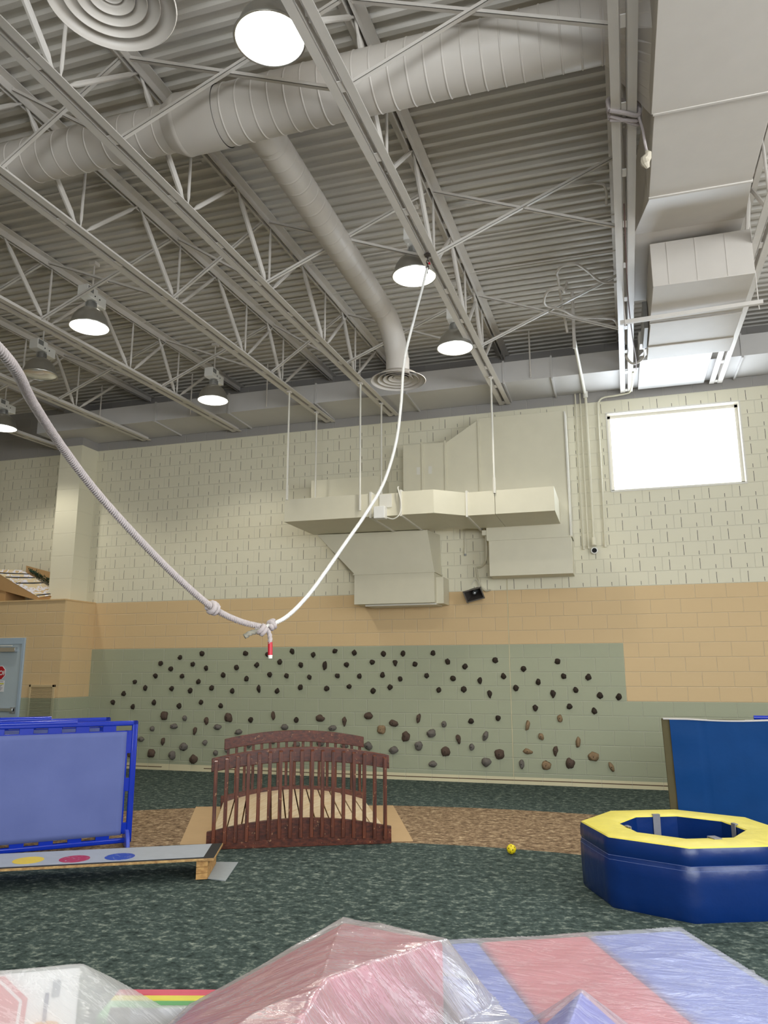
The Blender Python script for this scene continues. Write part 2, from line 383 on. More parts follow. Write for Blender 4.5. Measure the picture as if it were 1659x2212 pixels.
# window in the back wall
wf = MB()
wf.box(wx0, wx1, .13, .2, wz1-.045, wz1); wf.box(wx0, wx1, .13, .2, wz0, wz0+.045); wf.box(wx0, wx0+.045, .13, .2, wz0, wz1); wf.box(wx1-.045, wx1, .13, .2, wz0, wz1)
o = struct('window_1', wf, 'white_paint', 'high window blown out by daylight')
g = MB().box(wx0+.04, wx1-.04, .15, .16, wz0+.04, wz1-.04).build('window_pane', 'pane', o)
rv = MB()
rv.box(wx0-.02, wx1+.02, -.012, .13, wz1-.004, wz1+.016); rv.box(wx1-.004, wx1+.016, -.012, .13, wz0, wz1); rv.box(wx0-.016, wx0+.004, -.012, .13, wz0, wz1)
rv.box(wx0-.01, wx1+.01, -.012, .13, wz0-.02, wz0+.004)
rv.build('window_reveal', 'white_paint', o)
# windows behind the photographer and in the right wall (source of the daylight)
for i, (x0, x1, y0, y1) in enumerate(((-.8, 5.2, YF, YF), (XR, XR, -11.0, -6.0))):
    if x0 != x1: a = MB().box(x0, x1, YF, YF+.05, 1.6, 4.2); b = MB().box(x0+.06, x1-.06, YF+.04, YF+.06, 1.66, 4.14)
    else: a = MB().box(XR-.05, XR, y0, y1, 2.2, 4.6); b = MB().box(XR-.06, XR-.04, y0+.06, y1-.06, 2.26, 4.54)
    o = struct('window_%d' % (i+2), a, 'white_paint'); b.build('window_pane', 'pane', o)

# ------------------------------------------------------------------ roof joists
JX = [('J0', 1.942), ('J1', .694), ('J2', -1.146), ('J3', -2.975), ('J4', -4.099), ('J5', -5.854), ('J6', -7.68), ('J7', -9.55), ('J8', -11.4), ('JR', 3.8)]
JL = {'J0': 'steel roof joist passing right of the hanging rectangular duct', 'J1': 'steel roof joist left of the big rectangular duct, wrapped with a strap',
      'J2': 'steel roof joist carrying the upper end of the white rope', 'J3': 'steel roof joist just left of the round branch duct',
      'J4': 'steel roof joist next left of the one beside the branch duct', 'J5': 'steel roof joist right of the two left-hand lit and unlit lamps',
      'J6': 'steel roof joist crossing in front of the unlit lamp at left', 'J7': 'steel roof joist whose end meets the cream pilaster',
      'J8': 'steel roof joist farthest left, only its tip above the ledge', 'JR': 'steel roof joist at the far right edge beyond the rectangular duct'}
JD = {}
def add_joist(key, x):
    root = thing('roof_joist', (x, 0, 5.7), JL[key], 'roof joist', 'roof joists')
    y0, y1 = -15.9, -.06
    def chord(up, y1, leg, zoff):
        mb = MB()
        for s in (-1, 1):
            for part in (0, 1):
                b = []
                for yy in (y0, y1):
                    z = zc(yy)+zoff; xx = xj(x, yy)
                    if part == 0: lo, hi, za, zb = .017, .017+leg, (z-.008 if up else z), (z if up else z+.008)
                    else: lo, hi, za, zb = .017, .025, (z-leg if up else z), (z if up else z+leg)
                    b.append([(xx+s*lo, yy, za), (xx+s*hi, yy, za), (xx+s*hi, yy, zb), (xx+s*lo, yy, zb)])
                mb.hexa(b[0], b[1])
        yy = y0+.5
        while yy < y1:      # spacer plates between the two angles
            z = zc(yy)+zoff; xx = xj(x, yy)
            mb.box(xx-.017, xx+.017, yy, yy+.10, (z-.05 if up else z+.004), (z-.01 if up else z+.012)); yy += .8
        return mb
    chord(False, y1, .072, 0).build('bottom_chord', 'steel', root)
    chord(True, -.05, .080, .835).build('top_chord', 'steel', root)
    ny = -1.95; nodes = []
    while ny > -15.5: nodes.append(ny); ny -= (1.15 if len(nodes) == 1 else 1.6)
    def web(a, b, r):
        (ya, ha), (yb, hb) = a, b; A = Vector((xj(x, ya), ya, zc(ya)+ha)); B = Vector((xj(x, yb), yb, zc(yb)+hb))
        d = B-A; pts = [A, A+d*.10, A+d*.16, A+d*.84, A+d*.90, B]
        MB().tube(pts, [r*.45, r*.5, r, r, r*.5, r*.45], 8).build('web', 'steel', root, smooth=True)
    for i, ny in enumerate(nodes):
        f = -.98 if i == 0 else ny+.8
        web((ny, .03), (f, .80), .021); web((ny-.04, .03), (ny-.8 if i else ny-.58, .80), .026); web((ny-.02, .04), (ny-.02, .80), .014)
    return root
for kx in JX: JD[kx[0]] = kx[1]; add_joist(*kx)

# crossed bridging between joists
order = ['J8', 'J7', 'J6', 'J5', 'J4', 'J3', 'J2', 'J1', 'J0', 'JR']
where = ['row nearest the back wall', 'second row from the back wall', 'third row from the back wall', 'row nearest the camera']
pn = {'J7': 'left of the pilaster joist', 'J6': 'right of the pilaster joist', 'J5': 'right of the unlit-lamp joist',
      'J4': 'two bays left of the branch duct', 'J3': 'in the narrow left bay', 'J2': 'in the branch duct bay', 'J1': 'right of the rope joist'}
for a, b in zip(order[:-3], order[1:-2]):
    for i, yb in enumerate((-2.4, -4.85, -7.3, -9.7)):
        xa, xb = xj(JD[a], yb), xj(JD[b], yb)
        if a in ('J8', 'J7', 'J6') and i > 1: continue
        br = thing('bridging_brace', (xa, yb, zc(yb)), 'crossed steel bridging %s, %s' % (pn[b], where[i]), 'bracing', 'crossed bridging between joists')
        for q, (z0, z1) in enumerate(((.05, .78), (.78, .05))):
            A = Vector((xa+.03, yb+.03*q, zc(yb)+z0)); B = Vector((xb-.03, yb+.03*q, zc(yb)+z1)); up = Vector((0, 0, 1)); yv = Vector((0, 1, 0))
            mb = MB(); mb.hexa([A, A+yv*.032, A+yv*.032+up*.004, A+up*.004], [B, B+yv*.032, B+yv*.032+up*.004, B+up*.004])
            mb.hexa([A, A+yv*.004, A+yv*.004+up*.032, A+up*.032], [B, B+yv*.004, B+yv*.004+up*.032, B+up*.032])
            mb.build('brace_bar', 'steel', br)

# ------------------------------------------------------------------ air ducts
def ridged(r, x0, x1, pitch, h, axis, c, name, parent, mat='duct', n=48, wdt=.008):
    prof = [(r, x0)]; x = x0+pitch*.5
    while x < x1-wdt:
        prof += [(r, x-wdt*3), (r, x-wdt), (r+h*.8, x-wdt*.5), (r+h, x), (r+h*.8, x+wdt*.5), (r, x+wdt), (r, x+wdt*3)]; x += pitch
    prof.append((r, x1)); mb = MB().lathe(prof, c, n, axis); mb.build(name, mat, parent, smooth=True); return mb
YD, ZD = -6.86, 5.965
rd = thing('round_duct', (0, YD, ZD), 'large round ribbed air duct crossing below the roof deck from left to upper right', 'duct')
ridged(.228, -2.42, .50, .135, .005, 'X', (0, YD, ZD), 'duct_section', rd)
MB().lathe([(.236, -2.78), (.236, -2.42)], (0, YD, ZD), 48, 'X').build('tee_section', 'duct', rd, smooth='all')
MB().lathe([(.185, -2.90), (.236, -2.80), (.240, -2.78), (.236, -2.76)], (0, YD, ZD), 48, 'X').build('reducer', 'duct', rd, smooth='all')
ridged(.182, -12.5, -2.86, .16, .0045, 'X', (0, YD, ZD), 'duct_section', rd)
# square-to-round boot against the rectangular duct
nb = MB(); ring = [(.50, YD+.228*math.cos(2*PI*k/32), ZD+.228*math.sin(2*PI*k/32)) for k in range(32)]; sq = []
for k in range(32):
    a = 2*PI*k/32; cx, cz = math.cos(a), math.sin(a); s_ = 1/max(abs(cx), abs(cz)); sq.append((.80, YD+.40*cx*s_, ZD-.1+.36*cz*s_))
nb.add(ring+sq, [(i, (i+1) % 32, 32+(i+1) % 32, 32+i) for i in range(32)]); nb.build('square_boot', 'duct', rd)

XB = -2.20
bd = thing('branch_duct', (XB, -4.8, ZD), 'round spiral branch duct running to the back wall and bending down to a diffuser', 'duct')
MB().lathe([(.175, -6.72), (.152, -6.50)], (XB, 0, ZD), 40, 'Y').build('collar', 'duct', bd, smooth='all')
ridged(.146, -6.52, -3.35, .17, .0018, 'Y', (XB, 0, ZD), 'duct_section', bd, wdt=.006)
pts = []; Re = .48
for k in range(0, 19):
    a = (PI/2)*k/18; pts.append((XB+.08*(k/18), -3.35+Re*math.sin(a), ZD-Re*(1-math.cos(a))))
pts.append((XB+.08, -2.87, 5.27))
MB().tube(pts, .144, 40, False).build('elbow', 'duct', bd, smooth='all')
def rings(c, scale=1.0):
    out = []
    for (r0, r1, z0, z1) in ((.345, .235, 0, .085), (.262, .175, .012, .075), (.192, .115, .02, .07), (.125, .055, .03, .07), (.062, .0, .045, .05)):
        mb = MB(); mb.lathe([(r0*scale, z0), (r0*scale+.006 if r0 > .3 else r0*scale, z0+.006), ((r0+r1)*.5*scale, (z0+z1)*.42+.004), (r1*scale, z1)], c, 56)
        out.append(mb)
    return out
def diffuser(c, label, throat=True):
    t = thing('ceiling_diffuser', c, label, 'air diffuser', 'round ceiling diffusers')
    for i, mb in enumerate(rings(c)):
        o = mb.build('diffuser_cone', 'duct', t, smooth='all'); s = o.modifiers.new('thick', 'SOLIDIFY'); s.thickness = .003
    MB().lathe([(.145, .08), (.145, .30)], c, 40).build('neck', 'duct', t, smooth='all')
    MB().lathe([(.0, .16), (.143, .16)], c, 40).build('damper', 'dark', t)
    return t
diffuser((-2.12, -2.845, 5.19), 'round white multi-cone diffuser below the bent branch duct')
d2 = diffuser((-2.10, -8.66, 5.20), 'large round multi-cone diffuser cut by the upper left edge of the picture')
MB().lathe([(.145, .28), (.145, 1.12)], (-2.10, -8.66, 5.20), 40).build('riser', 'duct', d2, smooth='all')

# rectangular duct above, with transition
bg = thing('rectangular_duct', (1.17, -8, 5.35), 'big grey rectangular duct hanging at the upper right, its flat underside facing down', 'duct')
MB().box(.795, 1.56, -6.68, -5.67, 5.355, 6.10).build('duct_section', 'duct', bg, bevel=.004)
MB().box(.775, 1.56, -12, -6.69, 5.34, 6.10).build('duct_section', 'duct', bg, bevel=.004)
MB().hexa([(.80, -5.67, 5.355), (1.56, -5.67, 5.355), (1.735, -4.39, 5.80), (.73, -4.39, 5.80)], [(.80, -5.67, 6.10), (1.56, -5.67, 6.10), (1.735, -4.39, 6.25), (.73, -4.39, 6.25)]).build('transition', 'duct', bg, bevel=.003)
MB().box(.785, 1.565, -6.695, -6.675, 5.335, 6.105).build('flange', 'duct', bg, bevel=.003)
MB().box(.792, 1.565, -5.69, -5.665, 5.345, 6.105).build('flange', 'duct', bg, bevel=.003)
mb = MB().box(.73, 1.735, -4.39, -2.9, 5.82, 6.25); mb.build('duct_section', 'duct', bg, bevel=.003)
hb = thing('rectangular_duct', (1.34, -3.3, 5.3), 'lower grey rectangular duct box hanging in front of the back wall at upper right', 'duct')
MB().box(.880, 1.800, -4.234, -3.40, 5.30, 5.765).build('duct_section', 'duct', hb, bevel=.004)
MB().box(.885, 1.800, -3.40, -2.75, 5.296, 5.765).build('duct_section', 'duct', hb, bevel=.004)
MB().box(.885, 1.805, -2.75, -2.37, 5.29, 5.765).build('duct_section', 'duct', hb, bevel=.004)
MB().hexa([(.90, -2.37, 5.45), (1.79, -2.37, 5.45), (1.785, -1.20, 5.82), (.85, -1.20, 5.82)], [(.90, -2.37, 5.765), (1.79, -2.37, 5.765), (1.785, -1.20, 6.12), (.85, -1.20, 6.12)]).build('transition', 'duct_grey', hb)
for xx in (1.03, 1.29, 1.56): MB().box(xx, xx+.006, -4.238, -4.23, 5.31, 5.755).build('seam', 'duct', hb)
mb = MB()
for yy, x1 in ((-3.4, 1.8), (-2.75, 1.8)): mb.box(.88, x1, yy-.008, yy+.008, 5.284, 5.292)
mb.build('seam', 'duct', hb)
MB().box(.83, .88, -3.2, -2.62, 5.34, 5.66).build('actuator_box', 'grey_metal', hb, bevel=.006)
MB().box(.80, .86, -2.62, -2.45, 5.40, 5.56).build('junction_box', 'ballast', hb, bevel=.005)
st = thing('strut_channel', (1.26, -3.62, 5.26), 'long flat steel channel crossing under the hanging duct box', 'channel')
MB().hexa([(.57, -3.60, 5.245), (.57, -3.56, 5.245), (.57, -3.56, 5.285), (.57, -3.60, 5.285)], [(1.955, -3.67, 5.245), (1.955, -3.63, 5.245), (1.955, -3.63, 5.285), (1.955, -3.67, 5.285)]).build('channel', 'steel', st)
for xx in (.62, 1.92):
    MB().tube([(xx, -3.62, 5.20), (xx, -3.62, 6.45)], .006, 8).build('threaded_rod', 'steel', st)

# long duct on the back wall
wd = thing('wall_duct', (-1.5, -.43, 5.80), 'long grey rectangular duct running along the top of the back wall', 'duct')
segs = [-9.45, -7.0, -5.6, -4.05, -2.55, -1.05, -.35]
for i in range(len(segs)-1): MB().box(segs[i]+.004, segs[i+1]-.004, -.85, -.01, 5.795, 6.115).build('duct_section', 'duct_grey', wd, bevel=.004)
MB().box(-.34, .86, -.83, -.01, 5.805, 6.11).build('duct_section', 'duct_grey', wd, bevel=.004)
MB().box(.86, 1.782, -1.225, -.07, 5.75, 6.11).build('duct_section', 'duct_grey', wd, bevel=.004)
MB().box(1.79, XR, -.85, -.01, 5.805, 6.11).build('duct_section', 'duct_grey', wd, bevel=.004)
for xx in segs[1:]+[2.2]:
    MB().box(xx-.012, xx+.012, -.868, -.01, 5.772, 6.13).build('flange', 'duct_grey', wd)
for i, xx in enumerate((-8.1, -6.3, -4.9, -3.3, -.65)):
    s = MB().tube([(xx, -.88, 5.82), (xx, -.88, zd(-.88))], .012, 8).build('duct_hanger', 'steel')
    tag(s, 'thin vertical hanger rod in front of the long wall duct, number %d from the left' % (i+1), 'rod', 'hanger rods of the wall duct')
    s['label'] = ['short hanger rod of the wall duct, leftmost, beside the pilaster', 'short hanger rod of the wall duct, just left of the lamp by the wall', 'short hanger rod of the wall duct, just right of the lamp by the wall',
                  'short hanger rod of the wall duct, left of the round diffuser', 'short hanger rod of the wall duct, right of the round diffuser'][i]

# ------------------------------------------------------------------ air handling ducts on the back wall
hd = thing('wall_hung_duct', (-2.3, -1.1, 3.71), 'long cream duct hanging on rods before the wall, kinked in the middle', 'duct')
def seg(xa, ya, xb, yb, dep_a, dep_b, zt0, zt1):
    return MB().hexa([(xa, ya, 3.71), (xb, yb, 3.71), (xb, yb+dep_b, 3.71), (xa, ya+dep_a, 3.71)], [(xa, ya, zt0), (xb, yb, zt1), (xb, yb+dep_b, zt1), (xa, ya+dep_a, zt0)])
seg(-4.165, -1.70, -2.86, -1.69, 1.13, 1.25, 4.04, 4.04).build('duct_section', 'duct_cream', hd, bevel=.003)
seg(-2.85, -1.67, -2.42, -1.67, 1.2, 1.2, 4.03, 4.03).build('duct_section', 'duct_cream', hd, bevel=.003)
seg(-2.41, -1.69, -1.955, -1.68, 1.2, 1.2, 4.04, 4.04).build('duct_section', 'duct_cream', hd, bevel=.003)
seg(-1.955, -1.68, -1.57, -1.356, 1.2, 1.06, 4.04, 4.04).build('duct_section', 'duct_cream', hd, bevel=.003)
seg(-1.545, -1.352, -1.17, -1.348, 1.05, 1.05, 4.04, 4.045).build('duct_section', 'duct_cream', hd, bevel=.003)
seg(-1.165, -1.348, -.364, -1.338, 1.05, 1.08, 4.045, 4.05).build('duct_section', 'duct_cream', hd, bevel=.003)
for xa, ya in ((-2.855, -1.71), (-2.415, -1.71), (-1.557, -1.375)): MB().box(xa-.014, xa+.014, ya, ya+1.26, 3.69, 4.062).build('flange', 'white_paint', hd)
MB().box(-2.78, -2.62, -1.80, -1.67, 3.66, 3.83).build('damper_motor', 'ballast', hd, bevel=.008)
MB().box(-2.73, -2.55, -1.685, -1.668, 3.83, 4.02).build('bracket', 'white_paint', hd)
MB().tube(catmull([(-2.60, -1.74, 3.67), (-2.50, -1.76, 3.645), (-2.42, -1.76, 3.70), (-2.40, -1.74, 3.80), (-2.41, -1.73, 3.92), (-2.45, -1.72, 4.08), (-2.46, -1.65, 4.12)], 8), .009, 8).build('cable', 'white_paint', hd, smooth=True)
# hood and box below, left
hl = thing('duct_hood', (-3.1, -.3, 2.6), 'cream tapered duct hood against the wall with a box end low on the tan band', 'duct')
MB().hexa([(-3.50, -.50, 3.065), (-2.235, -.50, 3.065), (-2.235, -.01, 3.065), (-3.50, -.01, 3.065)], [(-4.09, -.60, 3.70), (-2.33, -.52, 3.70), (-2.25, -.01, 3.70), (-4.20, -.01, 3.70)]).build('hood', 'duct_cream', hl, bevel=.003)
MB().box(-3.50, -2.235, -.515, -.01, 2.60, 3.06).build('duct_section', 'duct_cream', hl, bevel=.004)
MB().box(-2.235, -2.12, -.40, -.01, 2.59, 2.99).build('side_box', 'duct_cream', hl, bevel=.004)
MB().box(-3.35, -2.23, -.42, -.01, 2.575, 2.60).build('flange', 'white_paint', hl)
MB().box(-3.52, -2.215, -.53, -.01, 3.05, 3.07).build('flange', 'duct_cream', hl)
MB().box(-4.25, -3.09, -.50, -.01, 4.055, 4.62).build('upper_box', 'duct_cream', hl, bevel=.004)
# large plenum, right
pl = thing('plenum_duct', (-1.3, -.2, 2.97), 'tall cream sheet metal plenum fixed to the wall left of the window', 'duct')
poly = [(-.235, -.35, 3.51), (-.235, -.35, 5.44), (-1.50, -.35, 5.45), (-2.04, -.35, 5.11), (-2.75, -.35, 5.12), (-2.75, -.35, 4.06), (-1.46, -.35, 4.06), (-1.46, -.35, 3.51)]
MB().prism(poly, (0, .34, 0)).build('panel', 'duct_cream', pl, bevel=.004)
MB().box(-1.42, -.215, -.40, -.01, 2.97, 3.505).build('duct_section', 'duct_cream', pl, bevel=.004)
for xx, z0, z1 in ((-2.43, 4.06, 5.125), (-2.06, 4.06, 5.13), (-1.53, 4.06, 5.455)): MB().box(xx-.013, xx+.013, -.372, -.34, z0, z1).build('flange', 'duct_cream', pl)
MB().box(-1.44, -.20, -.415, -.01, 3.50, 3.52).build('flange', 'duct_cream', pl)
for xx in (-2.50, -2.31): MB().box(xx-.028, xx+.028, -.354, -.349, 4.62, 4.74).build('access_tag', 'white_paint', pl)
MB().box(-.232, -.208, -.38, -.01, 3.5, 5.42).build('side_flange', 'white_paint', pl)

# rods that carry the wall hung duct
RODS = [(-4.12, -1.72, 'left front rod holding the wall hung duct', 4.03), (-4.11, -.66, 'left rear rod holding the wall hung duct, faint against the wall', 4.05), (-3.00, -1.73, 'rod holding the wall hung duct, in front of its left half', 3.80),
        (-2.985, -.75, 'rear rod holding the wall hung duct, near the white rope', 4.05), (-1.165, -1.37, 'bright white rod holding the right half of the wall hung duct', 4.0)]
for x, y, lb, zb in RODS:
    r = thing('hanger_rod', (x, y, zb), lb, 'rod', 'rods of the wall hung duct')
    MB().tube([(x, y, zb), (x, y, zc(y)+.05)], .0135, 10).build('rod', 'white_paint', r, smooth=True)
    MB().box(x-.03, x+.03, y-.03, y+.03, zc(y)-.02, zc(y)+.0).build('clamp', 'steel', r)
    MB().box(x-.018, x+.018, y-.004, y+.012, zb, zb+.22).build('strap', 'white_paint', r)
# small wall things near the ducts
sp = thing('horn_speaker', (-1.70, -.14, 2.75), 'dark horn loudspeaker tilted down on the top edge of the tan band', 'speaker')
mt = Matrix.Translation((-1.69, -.17, 2.765)) @ Matrix.Rotation(math.radians(28), 4, 'X') @ Matrix.Rotation(math.radians(-14), 4, 'Y')
b0 = [mt @ Vector(p) for p in ((-.135, -.10, -.085), (.135, -.10, -.085), (.135, -.10, .085), (-.135, -.10, .085))]; b1 = [mt @ Vector(p) for p in ((-.05, .10, -.035), (.05, .10, -.035), (.05, .10, .035), (-.05, .10, .035))]
MB().add(b0+b1, [(0, 1, 5, 4), (1, 2, 6, 5), (2, 3, 7, 6), (3, 0, 4, 7), (4, 5, 6, 7)]).build('horn', 'speaker_grey', sp)
rim = MB()
for x0, x1, z0, z1 in ((-.145, .145, -.095, -.078), (-.145, .145, .078, .095), (-.145, -.128, -.095, .095), (.128, .145, -.095, .095)): rim.box(x0, x1, -.112, -.092, z0, z1, mt)
rim.build('rim', 'speaker_glass', sp, bevel=.003)
MB().lathe([(0, -.05), (.02, -.045), (.035, 0), (.03, .06), (.0, .06)], (0, 0, 0), 20, 'Y')
q = MB().lathe([(.0, -.055), (.022, -.05), (.032, -.01), (.045, .05)], (0, 0, 0), 20, 'Y'); q.v = [tuple(mt @ Vector(p)) for p in q.v]; q.build('driver', 'chrome', sp, smooth='all')
MB().tube([(-1.69, -.02, 2.80), (-1.69, -.10, 2.78)], .02, 10).build('bracket', 'speaker_grey', sp)
MB().tube(catmull([(-1.66, -.03, 2.80), (-1.64, -.05, 2.90), (-1.70, -.03, 2.97), (-1.76, -.02, 2.90)], 8), .006, 6).build('cable', 'white_paint', sp)
cd = thing('conduit', (-1.85, -.02, 3.35), 'thin short conduit ending in a dark tip between the two ducts', 'conduit', 'wall conduits')
MB().tube([(-1.85, -.02, 3.45), (-1.85, -.02, 3.75)], .010, 8).build('pipe', 'duct_cream', cd); MB().tube([(-1.85, -.02, 3.38), (-1.85, -.02, 3.47)], .02, 10).build('fitting', 'duct_cream', cd); MB().tube([(-1.85, -.02, 3.35), (-1.85, -.02, 3.385)], .018, 10).build('tip', 'grey_metal', cd)
jb = thing('junction_box', (-1.50, -.30, 3.63), 'small cream junction box with flexible conduits beside the right plenum', 'electrical box')
MB().box(-1.53, -1.41, -.34, -.24, 3.60, 3.68).build('box', 'duct_cream', jb, bevel=.006)
MB().box(-1.41, -1.34, -.32, -.26, 3.61, 3.66).build('box_arm', 'white_paint', jb, bevel=.004)
MB().tube(catmull([(-1.48, -.28, 3.60), (-1.48, -.26, 3.40), (-1.50, -.2, 3.25), (-1.58, -.08, 3.17), (-1.68, -.02, 3.16)], 8), .014, 8).build('flexible_conduit', 'duct_cream', jb, smooth=True)
MB().tube(catmull([(-1.68, -.03, 3.16), (-1.66, -.04, 3.02), (-1.62, -.05, 2.90), (-1.55, -.06, 2.80), (-1.45, -.10, 2.80)], 8), .014, 8).build('flexible_conduit', 'duct_cream', jb, smooth=True)

# ------------------------------------------------------------------ pipes right of the plenum
def pipe(name, pts, r, label, cat='conduit', mat='duct_cream', fit=True, group='wall conduits', k=6):
    t = thing(name, pts[-1], label, cat, group)
    MB().tube(catmull(pts, k) if len(pts) > 2 else pts, r, 10).build('pipe', mat, t, smooth=True)
    if fit:
        p = Vector(pts[-1]); MB().tube([p, p+Vector((0, 0, .075))], r*1.5, 10).build('fitting', mat, t, smooth=True)
    return t
pipe('conduit', [(-.064, -.035, 5.80), (-.064, -.035, 3.36)], .011, 'thin vertical conduit on the wall, left of the thick pipe, nearest the plenum')
pipe('conduit', [(.008, -.035, 5.80), (.005, -.035, 3.37)], .011, 'thin vertical conduit on the wall, tight left of the thick pipe')
pipe('conduit', [(.77, -.95, 5.70), (.775, -.5, 5.71), (.755, -.16, 5.72), (.70, -.06, 5.715), (.50, -.045, 5.70), (.36, -.045, 5.69), (.29, -.045, 5.64), (.262, -.045, 5.50), (.255, -.045, 4.6), (.247, -.045, 3.38)], .014, 'bent conduit dropping down the wall just left of the window')
vp = thing('vent_pipe', (.09, -.06, 3.42), 'thick white pipe slanting from the deck to the wall and down to a dark outlet', 'pipe')
MB().tube([(.092, -.075, 5.76), (.090, -.06, 3.46)], .021, 12).build('wall_pipe', 'duct_cream', vp, smooth=True)
MB().tube([(.030, -1.9, 5.86), (.085, -.16, 5.76)], .024, 12).build('slanted_pipe', 'white_paint', vp, smooth=True)
MB().tube([(.040, -1.98, zd(-1.98)), (.030, -1.98, 5.72)], .022, 12).build('drop_pipe', 'steel', vp, smooth=True)
MB().tube([(.092, -.11, 5.70), (.092, -.11, 5.79)], .036, 12).build('coupling', 'white_paint', vp)
MB().tube([(.088, -.10, 3.40), (.088, -.06, 3.52)], .036, 12).build('elbow', 'duct_cream', vp, smooth=True)
MB().lathe([(.052, -.02), (.052, -.05), (.036, -.06), (.036, -.03)], (.087, -.02, 3.335), 20, 'Y').build('outlet_ring', 'ballast', vp, smooth='all')
MB().lathe([(0, -.045), (.04, -.045)], (.087, -.02, 3.335), 20, 'Y').build('outlet_hole', 'dark', vp)
pipe('looped_conduit', [(-.05, -2.0, 5.95), (-.09, -2.45, 6.25), (-.097, -2.729, 6.35), (-.099, -2.847, 6.36), (-.024, -2.983, 6.36), (.112, -2.997, 6.36), (.223, -2.839, 6.36), (.366, -2.527, 6.36), (.474, -2.409, 6.36), (.624, -2.387, 6.36)], .016, 'upper looped conduit under the roof deck left of the strapped joist', mat='steel', fit=False)
pipe('looped_conduit', [(-.0, -2.5, 6.40), (-.019, -2.831, 6.10), (-.065, -2.953, 6.10), (-.205, -2.913, 6.10), (-.272, -2.725, 6.10), (-.266, -2.532, 6.10), (-.080, -2.344, 6.10), (.107, -2.082, 6.10), (.452, -1.906, 6.12), (.567, -1.70, 6.15), (.618, -1.6, 5.985), (.660, -1.6, 5.715), (.739, -1.6, 5.575), (.839, -1.6, 5.595), (.905, -1.7, 5.65), (.84, -2.5, 5.45)], .016, 'lower looped conduit that hangs past the strapped joist to the duct box', mat='steel', fit=False)
pipe('conduit', [(.50, -4.15, 6.33), (.50, -4.33, 6.39), (.44, -4.40, 6.42), (.156, -4.45, 6.42), (-1.1, -4.42, 6.42)], .013, 'conduit with a bent end crossing the deck left of the strapped joist', mat='steel', fit=False)
for i, (yy, lb) in enumerate(((-3.75, 'thin straight conduit across the deck, row farther from the back wall'), (-2.95, 'thin straight conduit across the deck, row nearer the back wall'), (-5.9, 'thin straight conduit across the deck over the left lamps'))):
    o = MB().tube([(XL, yy, zd(yy)-.012), (.6 if i < 2 else -3.2, yy, zd(yy)-.012)], .010, 8).build('conduit', 'steel'); tag(o, lb, 'conduit', 'deck conduits')
o = MB().tube(catmull([(.62, -5.3, 5.58), (.66, -3.8, 5.50), (.73, -2.6, 5.46), (.78, -1.9, 5.52), (.80, -1.3, 5.60)], 8), .006, 6).build('hanging_cord', simple('brown_cord', (112, 84, 80), .6)); tag(o, 'thin brown cord hanging along the strapped joist', 'cord')

# strap wrapped round a joist
stp = thing('wrapped_strap', (.62, -6.55, 5.55), 'pale cloth strap wrapped round a joist, its end hanging down', 'strap')
for k, dz in enumerate((0, .05, -.04)):
    yc = -6.50+.05*k; xc = xj(.694, yc); z0 = zc(yc)
    P = [(xc-.098, yc-.06+dz, z0-.006), (xc, yc+dz*.5-.02, z0-.018), (xc+.098, yc+.05, z0-.006), (xc+.10, yc+.05, z0+.088), (xc, yc, z0+.10), (xc-.10, yc-.06, z0+.088), (xc-.098, yc-.06+dz, z0-.006)]
    MB().tube(catmull(P, 6), .016, 8).build('wrap', 'rope', stp, smooth=True)
MB().tube(catmull([(.71, -6.45, 5.54), (.735, -6.40, 5.46), (.745, -6.38, 5.36), (.755, -6.38, 5.27)], 6), [.010]*18+[.02], 8).build('tail', 'rope', stp, smooth=True)
mb = MB(); pts = [(.755+random.uniform(-.02, .02), -6.38+random.uniform(-.015, .015), 5.28-.02*k) for k in range(7)]
mb.tube(pts, [.012, .024, .03, .034, .034, .03, .015], 10).build('tassel', 'beige', stp)

# ------------------------------------------------------------------ high bay lamps
LAMPS = [((-1.571, -7.791), 'glaring high bay lamp nearest the camera, under the large round duct', True), ((-1.445, -4.599), 'lit high bay lamp beside the upper end of the rope', True),
         ((-1.406, -2.714), 'lit high bay lamp nearest the back wall, right of the round diffuser', True), ((-5.424, -4.582), 'lit high bay lamp on the left with a two part white ballast', True),
         ((-7.043, -3.527), 'unlit high bay lamp at far left beside the thick rope', False), ((-5.279, -1.922), 'lit high bay lamp near the left part of the wall duct', True),
         ((-9.317, -1.773), 'lit high bay lamp cut by the left edge of the picture', True)]
ZL = 5.60
def lamp_light(x, y, z, p):
    l = bpy.data.lights.new('lamp_light', 'SPOT'); l.energy = p; l.color = (1, .965, .86); l.spot_size = math.radians(138); l.spot_blend = .45; l.shadow_soft_size = .12
    o = bpy.data.objects.new('lamp_light', l); col.objects.link(o); o.location = (x, y, z)
    # fill light added above the lamp to brighten the roof deck
    u = bpy.data.lights.new('deck_fill_light', 'POINT'); u.energy = p*(.09 if y < -3 else .0); u.color = (1, .96, .90); u.shadow_soft_size = .08
    q = bpy.data.objects.new('deck_fill_light', u); col.objects.link(q); q.location = (x, y+.12, z+.40); return o
